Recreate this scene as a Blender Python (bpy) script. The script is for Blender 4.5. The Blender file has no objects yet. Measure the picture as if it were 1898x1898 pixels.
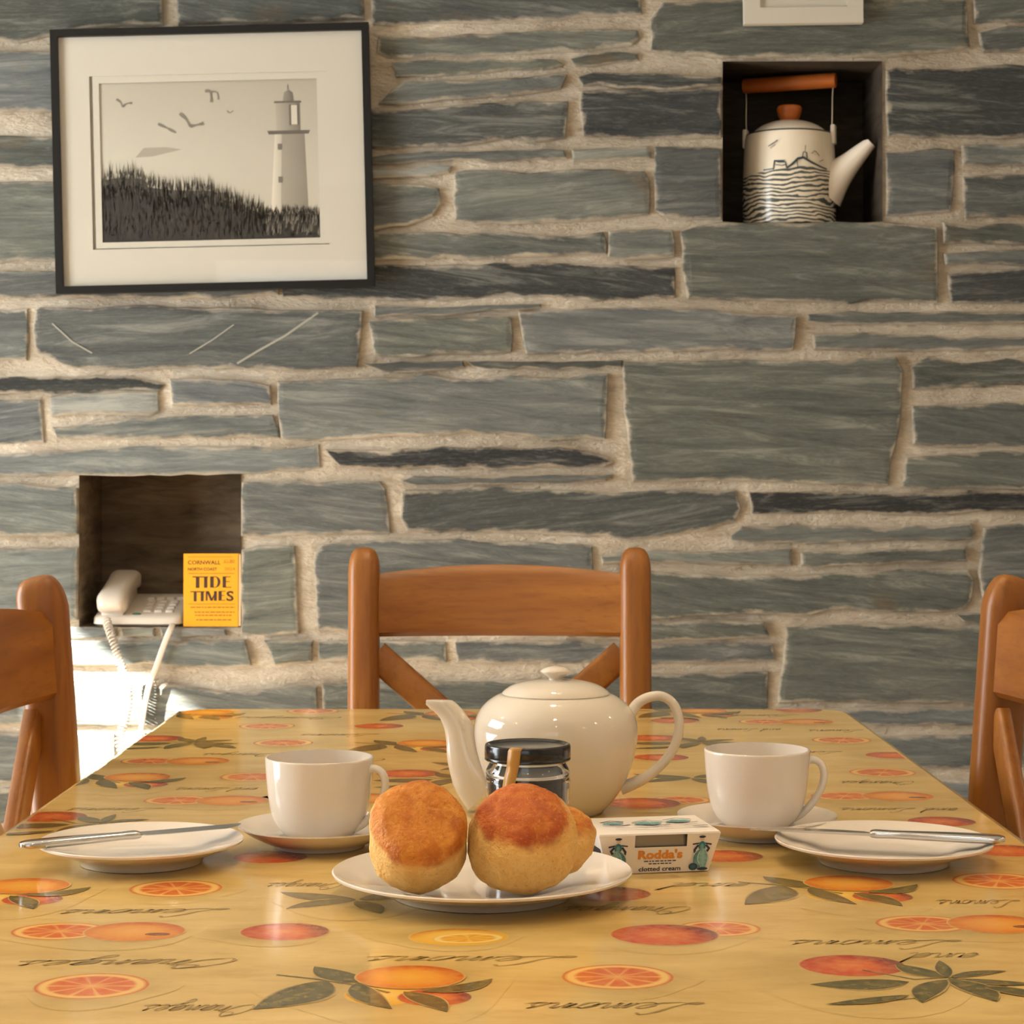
import bpy, bmesh, math, random
from math import pi, sin, cos, radians
from mathutils import Vector, Matrix, noise

# ------------------------------------------------------------------ camera
F = 3850.0            # focal length in pixels of the 1898 px frame
CX, HY = 949.0, 878.0 # optical axis column, horizon row
CZ = 1.042            # lens height above the floor
TZ = 0.750            # top of the oilcloth
WY = 3.70             # plane of the stone wall
scene = bpy.context.scene
cam_d = bpy.data.cameras.new('camera')
cam = bpy.data.objects.new('camera', cam_d)
scene.collection.objects.link(cam)
cam.location = (0, 0, CZ)
cam.rotation_euler = (pi / 2, 0, 0)
cam_d.sensor_fit = 'HORIZONTAL'
cam_d.sensor_width = 36.0
cam_d.lens = F / 1898.0 * 36.0
cam_d.shift_y = -(949.0 - HY) / 1898.0
cam_d.clip_start = 0.02
cam_d.dof.use_dof = True
cam_d.dof.focus_distance = 1.42
cam_d.dof.aperture_fstop = 42.0
scene.camera = cam

# ------------------------------------------------------------------ light
world = bpy.data.worlds.new('world')
scene.world = world
world.use_nodes = True
wb = world.node_tree.nodes['Background']
wb.inputs[0].default_value = (0.62, 0.80, 1.0, 1)
wb.inputs[1].default_value = 1.0
vs = scene.view_settings
vs.view_transform = 'Standard'
vs.look = 'None'
vs.gamma = 1.0
vs.use_curve_mapping = False
vs.exposure = 0.25
scene.cycles.max_bounces = 6
scene.cycles.diffuse_bounces = 3
scene.cycles.glossy_bounces = 3
scene.cycles.transmission_bounces = 6
scene.cycles.caustics_reflective = False
scene.cycles.caustics_refractive = False

SUN_DIR = Vector((1.0, 0.5, -0.64))
sun_d = bpy.data.lights.new('sun', 'SUN')
sun_d.energy = 60.0
sun_d.angle = radians(0.53)
sun_d.color = (1.0, 0.95, 0.86)
sun = bpy.data.objects.new('sun', sun_d)
scene.collection.objects.link(sun)
sun.rotation_euler = SUN_DIR.to_track_quat('-Z', 'Y').to_euler()

def area_light(name, loc, direction, sx, sy, energy, color):
    d = bpy.data.lights.new(name, 'AREA')
    d.shape = 'RECTANGLE'
    d.size, d.size_y = sx, sy
    d.energy = energy
    d.color = color
    o = bpy.data.objects.new(name, d)
    scene.collection.objects.link(o)
    o.location = loc
    o.rotation_euler = Vector(direction).to_track_quat('-Z', 'Y').to_euler()
    return o
# daylight entering at the glazed door in the left wall, plus an added fill light behind the camera
LWX = -2.5            # left wall
LW_Y0, LW_Y1, LW_Z0, LW_Z1 = 1.55, 2.875, 0.12, 2.035
area_light('door_daylight', (LWX - 0.02, (LW_Y0 + LW_Y1) / 2, (LW_Z0 + LW_Z1) / 2), (1, 0, 0),
           LW_Y1 - LW_Y0, LW_Z1 - LW_Z0, 78.0, (0.95, 0.99, 1.0))
area_light('added_rear_fill', (-0.6, -2.48, 1.55), (0, 1, 0), 1.6, 1.0, 4.0, (0.95, 0.97, 1.0))  # soft general fill, added behind the camera; its window is made up
LAMP_E, LAMP_C = 14.0, (1.0, 0.68, 0.36)

# ------------------------------------------------------------------ helpers
random.seed(7)
COL = scene.collection

def lin(c):
    c = c / 255.0
    return c / 12.92 if c <= 0.04045 else ((c + 0.055) / 1.055) ** 2.4

def rgb(r, g, b):
    return (lin(r), lin(g), lin(b), 1.0)

def P(x, y, Y):
    """photo pixel + distance -> world point"""
    return Vector(((x - CX) * Y / F, Y, CZ - (y - HY) * Y / F))

def tab(x, y, h=0.0):
    """photo pixel of a point h above the table top -> world point"""
    Y = F * (CZ - TZ - h) / (y - HY)
    return Vector(((x - CX) * Y / F, Y, TZ + h))

def link(o, parent=None):
    COL.objects.link(o)
    if parent is not None:
        o.parent = parent
    return o

def mesh(name, verts, faces, mat=None, parent=None, smooth=False, angle=None):
    me = bpy.data.meshes.new(name)
    me.from_pydata([tuple(v) for v in verts], [], faces)
    me.update()
    if mat is not None:
        me.materials.append(mat)
    if smooth:
        me.polygons.foreach_set('use_smooth', [True] * len(me.polygons))
        if angle is not None:
            me.set_sharp_from_angle(angle=radians(angle))
    return link(bpy.data.objects.new(name, me), parent)

def bm_obj(name, bm, mat=None, parent=None, smooth=False, angle=None):
    bmesh.ops.recalc_face_normals(bm, faces=bm.faces)
    me = bpy.data.meshes.new(name)
    bm.to_mesh(me)
    bm.free()
    if mat is not None:
        me.materials.append(mat)
    if smooth:
        me.polygons.foreach_set('use_smooth', [True] * len(me.polygons))
        if angle is not None:
            me.set_sharp_from_angle(angle=radians(angle))
    return link(bpy.data.objects.new(name, me), parent)

def empty(name, loc=(0, 0, 0), rot=(0, 0, 0)):
    o = bpy.data.objects.new(name, None)
    o.empty_display_size = 0.05
    o.location = loc
    o.rotation_euler = rot
    return link(o)

def tag(o, label=None, cat=None, group=None, kind=None):
    if label: o['label'] = label
    if cat: o['category'] = cat
    if group: o['group'] = group
    if kind: o['kind'] = kind
    return o

def copy_tree(o, parent=None):
    c = o.copy()
    COL.objects.link(c)
    c.parent = parent
    for ch in list(o.children):
        copy_tree(ch, c)
    return c

def box(name, lo, hi, mat, parent=None, bevel=0.0, seg=2):
    bm = bmesh.new()
    bmesh.ops.create_cube(bm, size=1.0)
    lo, hi = Vector(lo), Vector(hi)
    for v in bm.verts:
        v.co = Vector(((v.co.x + .5) * (hi.x - lo.x) + lo.x, (v.co.y + .5) * (hi.y - lo.y) + lo.y,
                       (v.co.z + .5) * (hi.z - lo.z) + lo.z))
    if bevel:
        bmesh.ops.bevel(bm, geom=bm.edges[:], offset=bevel, segments=seg, profile=0.5, affect='EDGES')
    return bm_obj(name, bm, mat, parent, smooth=bool(bevel), angle=40)

def lathe(name, prof, mat, parent=None, seg=64, angle=50, wob=None):
    """prof: (r, z) list; r == 0 closes at the axis"""
    verts, faces, rings = [], [], []
    for r, z in prof:
        if r <= 1e-7:
            rings.append([len(verts)])
            verts.append((0, 0, z))
        else:
            ring = []
            for i in range(seg):
                a = 2 * pi * i / seg
                ring.append(len(verts))
                verts.append((r * cos(a), r * sin(a), z))
            rings.append(ring)
    for a, b in zip(rings[:-1], rings[1:]):
        if len(a) == 1 and len(b) == 1:
            continue
        for i in range(seg):
            j = (i + 1) % seg
            if len(a) == 1:
                faces.append((a[0], b[j], b[i]))
            elif len(b) == 1:
                faces.append((a[i], a[j], b[0]))
            else:
                faces.append((a[i], a[j], b[j], b[i]))
    o = mesh(name, verts, faces, mat, parent)
    bm = bmesh.new()
    bm.from_mesh(o.data)
    bmesh.ops.recalc_face_normals(bm, faces=bm.faces)
    bm.to_mesh(o.data)
    bm.free()
    o.data.polygons.foreach_set('use_smooth', [True] * len(o.data.polygons))
    if angle: o.data.set_sharp_from_angle(angle=radians(angle))
    return o

def cr(pts, n):
    """Catmull-Rom through a list of tuples (any dimension), n samples per span"""
    out = []
    m = len(pts)
    for i in range(m - 1):
        p0 = pts[max(i - 1, 0)]; p1 = pts[i]; p2 = pts[i + 1]; p3 = pts[min(i + 2, m - 1)]
        for k in range(n):
            t = k / n
            out.append(tuple(0.5 * ((2 * b) + (-a + c) * t + (2 * a - 5 * b + 4 * c - d) * t * t +
                                    (-a + 3 * b - 3 * c + d) * t ** 3) for a, b, c, d in zip(p0, p1, p2, p3)))
    out.append(tuple(pts[-1]))
    return out

def sweep(name, path, section, mat, parent=None, up=(0, 1, 0), cap=True, angle=50, closed=False):
    """path: (x, y, z, scale_a, scale_b); section: closed (a, b) list; frame kept to `up`"""
    verts, faces = [], []
    n, m = len(path), len(section)
    pts = [Vector(p[:3]) for p in path]
    upv = Vector(up).normalized()
    for i in range(n):
        t = (pts[min(i + 1, n - 1)] - pts[max(i - 1, 0)]).normalized()
        b = (upv - t * upv.dot(t))
        if b.length < 1e-5: b = t.orthogonal()
        b.normalize()
        a = b.cross(t)
        for s in section:
            verts.append(pts[i] + a * s[0] * path[i][3] + b * s[1] * path[i][4])
    for i in range(n - 1):
        for j in range(m):
            k = (j + 1) % m
            faces.append((i * m + j, i * m + k, (i + 1) * m + k, (i + 1) * m + j))
    if cap:
        faces.append(tuple(range(m - 1, -1, -1)))
        faces.append(tuple((n - 1) * m + j for j in range(m)))
    o = mesh(name, verts, faces, mat, parent)
    bm = bmesh.new(); bm.from_mesh(o.data)
    bmesh.ops.recalc_face_normals(bm, faces=bm.faces)
    bm.to_mesh(o.data); bm.free()
    o.data.polygons.foreach_set('use_smooth', [True] * len(o.data.polygons))
    if angle: o.data.set_sharp_from_angle(angle=radians(angle))
    return o

def circ(n=16):
    return [(cos(2 * pi * i / n), sin(2 * pi * i / n)) for i in range(n)]

def rrect(wa, wb, r, k=4):
    """rounded rectangle section, half-extents wa, wb"""
    out = []
    for cxn, cyn, a0 in ((1, 1, 0), (-1, 1, 90), (-1, -1, 180), (1, -1, 270)):
        for i in range(k + 1):
            a = radians(a0 + 90 * i / k)
            out.append((cxn * (wa - r) + r * cos(a), cyn * (wb - r) + r * sin(a)))
    return out

def prism(name, outline, y0, y1, mat, parent=None, bevel=0.0):
    """outline in (x, z), extruded from y0 (front) to y1"""
    bm = bmesh.new()
    f = bm.faces.new([bm.verts.new((x, y0, z)) for x, z in outline])
    r = bmesh.ops.extrude_face_region(bm, geom=[f])
    for v in r['geom']:
        if isinstance(v, bmesh.types.BMVert): v.co.y = y1
    if bevel:
        bmesh.ops.bevel(bm, geom=bm.edges[:], offset=bevel, segments=2, profile=0.5, affect='EDGES')
    return bm_obj(name, bm, mat, parent, smooth=bool(bevel), angle=40)

def text_mesh(name, body, size, mat, parent, loc, rot, width=None, bold=0.0, shear=0.0, depth=0.0, align='CENTER'):
    cu = bpy.data.curves.new(name, 'FONT')
    cu.body = body
    cu.size = size
    cu.align_x = align
    cu.offset = bold
    cu.shear = shear
    cu.resolution_u = 3
    cu.extrude = depth
    tmp = bpy.data.objects.new(name + '_tmp', cu)
    COL.objects.link(tmp)
    dg = bpy.context.evaluated_depsgraph_get()
    dg.update()
    me = bpy.data.meshes.new_from_object(tmp.evaluated_get(dg))
    bpy.data.objects.remove(tmp)
    bpy.data.curves.remove(cu)
    if width:
        xs = [v.co.x for v in me.vertices]
        s = width / (max(xs) - min(xs))
        m = (max(xs) + min(xs)) / 2 if align == 'CENTER' else min(xs)
        for v in me.vertices: v.co.x = (v.co.x - m) * s
    me.materials.clear()
    me.materials.append(mat)
    me.name = name
    o = bpy.data.objects.new(name, me)
    link(o, parent)
    o.location = loc
    o.rotation_euler = rot
    return o

# ------------------------------------------------------------------ materials
class NT:
    def __init__(self, name):
        self.m = bpy.data.materials.new(name)
        self.m.use_nodes = True
        self.t = self.m.node_tree
        self.t.nodes.clear()
        self.out = self.n('ShaderNodeOutputMaterial')
        self.b = self.n('ShaderNodeBsdfPrincipled')
        self.l(self.b.outputs[0], self.out.inputs[0])
    def n(self, typ, **kw):
        nd = self.t.nodes.new(typ)
        for k, v in kw.items(): setattr(nd, k, v)
        return nd
    def l(self, a, b):
        self.t.links.new(a, b)
    def inp(self, nd, name, v):
        s = nd.inputs[name]
        if hasattr(v, 'links'): self.l(v, s)
        else: s.default_value = v
    def coords(self, kind='Object', scale=(1, 1, 1), rot=(0, 0, 0), loc=None):
        if kind == 'World':
            g = self.n('ShaderNodeNewGeometry').outputs['Position']
        else:
            g = self.n('ShaderNodeTexCoord').outputs[kind]
        mp = self.n('ShaderNodeMapping')
        self.l(g, mp.inputs[0])
        mp.inputs['Scale'].default_value = scale
        mp.inputs['Rotation'].default_value = rot
        if loc is not None: self.inp(mp, 'Location', loc)
        return mp.outputs[0]
    def noise(self, vec, scale=5.0, detail=4.0, rough=0.55, dist=0.0):
        nd = self.n('ShaderNodeTexNoise')
        self.l(vec, nd.inputs['Vector'])
        nd.inputs['Scale'].default_value = scale
        nd.inputs['Detail'].default_value = detail
        nd.inputs['Roughness'].default_value = rough
        nd.inputs['Distortion'].default_value = dist
        return nd.outputs[0]
    def ramp(self, fac, stops):
        nd = self.n('ShaderNodeValToRGB')
        self.l(fac, nd.inputs[0])
        el = nd.color_ramp.elements
        while len(el) > 1: el.remove(el[-1])
        for i, (p, c) in enumerate(stops):
            e = el[0] if i == 0 else el.new(p)
            e.position = p
            e.color = c if not isinstance(c, (int, float)) else (c, c, c, 1)
        return nd.outputs[0]
    def mix(self, fac, a, b, mode='MIX'):
        nd = self.n('ShaderNodeMix', data_type='RGBA', blend_type=mode)
        for s, v in ((nd.inputs[0], fac), (nd.inputs[6], a), (nd.inputs[7], b)):
            if hasattr(v, 'links'): self.l(v, s)
            else: s.default_value = v
        return nd.outputs[2]
    def math(self, op, a, b=0.0, c=None):
        nd = self.n('ShaderNodeMath', operation=op)
        for i, v in enumerate((a, b) if c is None else (a, b, c)):
            if hasattr(v, 'links'): self.l(v, nd.inputs[i])
            else: nd.inputs[i].default_value = v
        return nd.outputs[0]
    def bump(self, h, strength=0.3, dist=0.01):
        nd = self.n('ShaderNodeBump')
        self.l(h, nd.inputs['Height'])
        nd.inputs['Strength'].default_value = strength
        nd.inputs['Distance'].default_value = dist
        self.l(nd.outputs[0], self.b.inputs['Normal'])
        return nd
    def set(self, **kw):
        names = dict(col='Base Color', rough='Roughness', metal='Metallic', spec='Specular IOR Level', trans='Transmission Weight',
                     ior='IOR', coat='Coat Weight', coat_rough='Coat Roughness', emit='Emission Color', emit_s='Emission Strength',
                     sss='Subsurface Weight', alpha='Alpha')
        for k, v in kw.items(): self.inp(self.b, names[k], v)
        return self.m

def plain(name, col, rough=0.6, **kw):
    return NT(name).set(col=col, rough=rough, **kw)

MORTAR_A, MORTAR_B, MORTAR_C = rgb(188, 177, 158), rgb(224, 215, 197), rgb(150, 137, 119)

def mortar_colour(t, vec):
    big = t.noise(vec, 11.0, 7, 0.72, 0.4)
    fine = t.noise(vec, 130.0, 3, 0.7)
    c = t.mix(t.ramp(big, [(0.35, 0.0), (0.65, 1.0)]), MORTAR_C, MORTAR_B)
    return t.mix(t.ramp(fine, [(0.3, 0.0), (0.75, 1.0)]), c, MORTAR_A), fine, big

def make_mortar():
    t = NT('lime_mortar')
    v = t.coords('World', (0.55, 1, 1.6))
    c, fine, big = mortar_colour(t, v)
    h = t.math('ADD', t.math('MULTIPLY', big, 1.0), t.math('MULTIPLY', fine, 0.35))
    t.bump(h, 0.9, 0.02)
    return t.set(col=c, rough=0.95, spec=0.2)

def make_stone():
    t = NT('slate_stone')
    oi = t.n('ShaderNodeObjectInfo')
    off = t.n('ShaderNodeCombineXYZ')
    t.l(t.math('MULTIPLY', oi.outputs['Random'], 37.0), off.inputs[0])
    t.l(t.math('MULTIPLY', oi.outputs['Random'], 91.0), off.inputs[2])
    tilt = t.n('ShaderNodeVectorRotate', rotation_type='Y_AXIS')
    g = t.n('ShaderNodeNewGeometry').outputs['Position']
    t.l(g, tilt.inputs['Vector'])
    t.l(t.math('MULTIPLY', t.math('SUBTRACT', oi.outputs['Random'], 0.5), 0.26), tilt.inputs['Angle'])
    def mp(scale):
        m = t.n('ShaderNodeMapping')
        t.l(tilt.outputs[0], m.inputs[0])
        m.inputs['Scale'].default_value = scale
        t.l(off.outputs[0], m.inputs['Location'])
        return m.outputs[0]
    streak = t.noise(mp((5, 5, 46)), 1.0, 8, 0.72, 0.9)
    patch = t.noise(mp((5, 5, 13)), 1.0, 4, 0.6, 0.5)
    fine = t.noise(mp((60, 60, 260)), 1.0, 4, 0.7)
    base = oi.outputs['Color']
    dark = t.mix(1.0, base, (0.44, 0.46, 0.50, 1), 'MULTIPLY')
    light = t.mix(0.55, base, rgb(162, 163, 155))
    c = t.mix(t.ramp(streak, [(0.34, 0.0), (0.60, 1.0)]), dark, base)
    c = t.mix(t.math('MULTIPLY', t.ramp(streak, [(0.53, 0.0), (0.70, 1.0)]), 0.95), c, light)
    c = t.mix(t.math('MULTIPLY', t.ramp(patch, [(0.50, 0.0), (0.74, 1.0)]), 0.55), c, dark)
    rust = t.noise(mp((9, 9, 20)), 0.7, 3, 0.5)
    c = t.mix(t.math('MULTIPLY', t.ramp(rust, [(0.66, 0.0), (0.78, 1.0)]), 0.5), c, rgb(118, 92, 56))
    c = t.mix(t.math('MULTIPLY', t.math('SUBTRACT', fine, 0.5), 0.35), c, (0.7, 0.7, 0.7, 1))
    # mortar smeared over the arrises of the stone
    ed = t.n('ShaderNodeAttribute'); ed.attribute_name = 'smear'
    sm = t.noise(mp((16, 16, 40)), 1.0, 5, 0.65)
    k = t.math('ADD', ed.outputs['Fac'], t.math('MULTIPLY', t.math('SUBTRACT', sm, 0.5), 1.9))
    k = t.ramp(k, [(0.55, 0.0), (0.92, 1.0)])
    mc, mf, mb = mortar_colour(t, t.coords('World', (0.55, 1, 1.6)))
    c = t.mix(t.math('MULTIPLY', k, 0.72), c, mc)
    h = t.math('ADD', t.math('MULTIPLY', streak, 1.0), t.math('MULTIPLY', fine, 0.25))
    t.bump(h, 0.75, 0.014)
    return t.set(col=c, rough=t.math('MULTIPLY_ADD', fine, 0.25, 0.58), spec=0.35)

def make_wood(name, scale, c1, c2, c3):
    t = NT(name)
    v = t.coords('Object', scale)
    g = t.noise(v, 1.0, 5, 0.55, 0.35)
    f = t.noise(t.coords('Object', tuple(s * 5 for s in scale)), 1.0, 3, 0.6)
    c = t.mix(t.ramp(g, [(0.33, 0.0), (0.68, 1.0)]), c1, c2)
    c = t.mix(t.math('MULTIPLY', t.ramp(f, [(0.5, 0.0), (0.75, 1.0)]), 0.45), c, c3)
    t.bump(f, 0.08, 0.002)
    return t.set(col=c, rough=0.38, spec=0.45)

WOOD = (rgb(156, 99, 36), rgb(130, 76, 22), rgb(100, 54, 15))
M = {}
M['mortar'] = make_mortar()
M['stone'] = make_stone()
M['wood_v'] = make_wood('oak_upright_grain', (38, 38, 3.0), *WOOD)
M['wood_h'] = make_wood('oak_level_grain', (3.0, 38, 38), *WOOD)
M['wood_d'] = make_wood('oak_brace_grain', (16, 30, 16), *WOOD)
M['plaster'] = plain('painted_plaster', rgb(226, 216, 200), 0.9)
M['ceiling'] = plain('ceiling_paint', rgb(232, 226, 214), 0.9)
M['white_paint'] = plain('white_gloss_paint', rgb(232, 230, 224), 0.35)

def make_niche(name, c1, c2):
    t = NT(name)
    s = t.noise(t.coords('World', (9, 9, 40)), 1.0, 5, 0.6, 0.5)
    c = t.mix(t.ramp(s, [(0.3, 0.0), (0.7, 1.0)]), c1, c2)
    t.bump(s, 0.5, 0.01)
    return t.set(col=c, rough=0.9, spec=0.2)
M['niche_a'] = make_niche('lighter_slate_lining', rgb(82, 71, 58), rgb(134, 117, 95))  # left niche: lighter of the two lining tones
M['niche_b'] = make_niche('darker_slate_lining', rgb(46, 40, 34), rgb(76, 66, 54))  # right niche: darker lining tone

def make_floor():
    t = NT('stone_floor')
    n = t.noise(t.coords('World', (1, 1, 1)), 6.0, 5)
    return t.set(col=t.mix(n, rgb(120, 104, 86), rgb(160, 142, 118)), rough=0.6)
M['floor'] = make_floor()

def make_china(name, col, rough=0.05):
    t = NT(name)
    n = t.noise(t.coords('Object', (1, 1, 1)), 14.0, 2)
    c = t.mix(t.math('MULTIPLY', n, 0.10), col, rgb(225, 214, 200))
    return t.set(col=c, rough=rough, spec=0.5)
M['china'] = make_china('white_china', rgb(228, 219, 207))
M['china_pot'] = make_china('cream_white_china', rgb(222, 213, 197))
M['steel'] = NT('polished_steel').set(col=rgb(205, 205, 205), metal=1.0, rough=0.16)
M['black_frame'] = plain('black_frame_lacquer', rgb(14, 13, 12), 0.5, spec=0.25)
M['mat_card'] = plain('cream_mount_board', rgb(194, 190, 177), 0.9)
M['mat_core'] = plain('bevelled_mount_core', rgb(196, 192, 178), 0.9)
M['black_lid'] = NT('black_lacquered_tin').set(col=rgb(14, 14, 16), rough=0.18, spec=0.6)
# ------------------------------------------------------------------ the room
RX, RY0, RZ = 2.5, -2.5, 2.4
MY = WY + 0.007            # mortar face
NDEP = 0.20
N1 = (146, 446, 879, 1162) # telephone niche in photo pixels of the wall plane: x0 x1 y0 y1
N2 = (1340, 1636, 113, 412)
def wp(x, y):
    p = P(x, y, WY)
    return p.x, p.z

def make_back_wall():
    xs = sorted({-RX, RX} | {wp(v, 0)[0] for n in (N1, N2) for v in n[:2]})
    zs = sorted({0.0, RZ} | {wp(0, v)[1] for n in (N1, N2) for v in n[2:]})
    holes = []
    for n in (N1, N2):
        x0, z1 = wp(n[0], n[2]); x1, z0 = wp(n[1], n[3])
        holes.append((x0, x1, z0, z1))
    verts, faces = [], []
    idx = {}
    def vi(x, z, y=MY):
        k = (round(x, 5), round(z, 5), round(y, 4))
        if k not in idx:
            idx[k] = len(verts); verts.append((x, y, z))
        return idx[k]
    for a, b in zip(xs[:-1], xs[1:]):
        for c, d in zip(zs[:-1], zs[1:]):
            mx, mz = (a + b) / 2, (c + d) / 2
            if any(h[0] < mx < h[1] and h[2] < mz < h[3] for h in holes): continue
            faces.append((vi(a, c), vi(b, c), vi(b, d), vi(a, d)))
    yb = MY + 0.32
    faces.append((vi(-RX, 0, yb), vi(-RX, RZ, yb), vi(RX, RZ, yb), vi(RX, 0, yb)))
    faces.append((vi(-RX, 0), vi(-RX, RZ), vi(-RX, RZ, yb), vi(-RX, 0, yb)))
    faces.append((vi(RX, 0), vi(RX, 0, yb), vi(RX, RZ, yb), vi(RX, RZ)))
    w = mesh('wall_back', verts, faces, M['mortar'])
    tag(w, 'grey slate stone wall with pale mortar joints and two square niches', 'wall', kind='structure')
    for h in holes:
        x0, x1, z0, z1 = h
        y0, y1 = MY - 0.004, MY + NDEP
        v = [(x0, y0, z0), (x1, y0, z0), (x1, y0, z1), (x0, y0, z1), (x0, y1, z0), (x1, y1, z0), (x1, y1, z1), (x0, y1, z1)]
        f = [(4, 5, 6, 7), (0, 4, 7, 3), (5, 1, 2, 6), (7, 6, 2, 3), (0, 1, 5, 4)]
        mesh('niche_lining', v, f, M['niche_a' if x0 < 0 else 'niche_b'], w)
    return w
WALL = make_back_wall()

def resample(poly, step, smooth=True):
    """walk round a closed pixel outline; keeps it irregular like hand-dressed slate"""
    out = []
    n = len(poly)
    for i in range(n):
        a, b = Vector(poly[i]), Vector(poly[(i + 1) % n])
        L = (b - a).length
        k = max(1, int(round(L / step)))
        for j in range(k):
            out.append(a.lerp(b, j / k))
    return out

def offset_in(pts, d):
    n = len(pts)
    area = sum(pts[i].x * pts[(i + 1) % n].y - pts[(i + 1) % n].x * pts[i].y for i in range(n))
    s = 1.0 if area > 0 else -1.0
    res = []
    for i in range(n):
        t1 = (pts[i] - pts[i - 1]); t2 = (pts[(i + 1) % n] - pts[i])
        nn = Vector((-t1.y, t1.x)).normalized() + Vector((-t2.y, t2.x)).normalized()
        if nn.length < 1e-4: nn = Vector((-t1.y, t1.x))
        res.append(pts[i] + nn.normalized() * d * s)
    return res

TONES = {'d': (72, 76, 75), 'D': (48, 50, 50), 'm': (116, 120, 114), 'b': (130, 136, 133), 'l': (150, 153, 146), 'k': (98, 102, 98)}
PROUD = {}
srnd = random.Random(11)
def stone(poly, tone='m', jitter=1.6, step=34):
    base = resample(poly, step)
    pts = []
    for i, p in enumerate(base):
        q = Vector((p.x * 0.013, p.y * 0.03, 3.1))
        pts.append(Vector((p.x + noise.noise(q * 3) * jitter * 2 + srnd.uniform(-jitter, jitter) * 0.6,
                           p.y + noise.noise(q * 3 + Vector((9, 9, 9))) * jitter * 2.4 + srnd.uniform(-jitter, jitter))))
    ys = [p.y for p in pts]; xs = [p.x for p in pts]
    n = len(pts)
    area = abs(sum(pts[i].x * pts[(i + 1) % n].y - pts[(i + 1) % n].x * pts[i].y for i in range(n))) / 2
    per = sum((pts[i] - pts[i - 1]).length for i in range(n))
    th = 2 * area / per * 2          # mean thickness in px
    if th > 12: pts = offset_in(pts, -2.2)
    d1 = min(3.0, th * 0.08)
    d2 = min(13.0, th * 0.22)
    r1, r2 = offset_in(pts, d1), offset_in(pts, d2)
    proud = srnd.uniform(0.006, 0.014)
    cxm, cym = (min(xs) + max(xs)) / 2, (min(ys) + max(ys)) / 2
    tx, ty = srnd.uniform(-1, 1) * 0.0000045, srnd.uniform(-1, 1) * 0.00002
    def pt(p, y):
        x, z = wp(p.x, p.y)
        return (x, y + (p.x - cxm) * tx + (p.y - cym) * ty, z)
    verts = [pt(p, MY + 0.004) for p in pts] + [pt(p, MY - proud * 0.45) for p in pts] + \
            [pt(p, MY - proud * 0.9 + srnd.uniform(-.0006, .0006)) for p in r1] + \
            [pt(p, MY - proud - srnd.uniform(0, .0012)) for p in r2]
    faces = []
    for k in range(3):
        for i in range(n):
            j = (i + 1) % n
            faces.append((k * n + i, k * n + j, (k + 1) * n + j, (k + 1) * n + i))
    faces.append(tuple(3 * n + i for i in range(n)))
    o = mesh('stone', verts, faces, M['stone'], WALL)
    bm = bmesh.new(); bm.from_mesh(o.data)
    bmesh.ops.recalc_face_normals(bm, faces=bm.faces)
    bm.to_mesh(o.data); bm.free()
    a = o.data.attributes.new('smear', 'FLOAT', 'POINT')
    a.data.foreach_set('value', [1.0] * n + [0.95] * n + [0.74] * n + [0.20] * n)
    PROUD[o.name] = proud + .0006
    r, g, b = TONES[tone]
    f = srnd.uniform(0.90, 1.10)
    o.color = (lin(r * f), lin(g * f), lin(b * f * srnd.uniform(0.96, 1.03)), 1)
    return o

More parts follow.
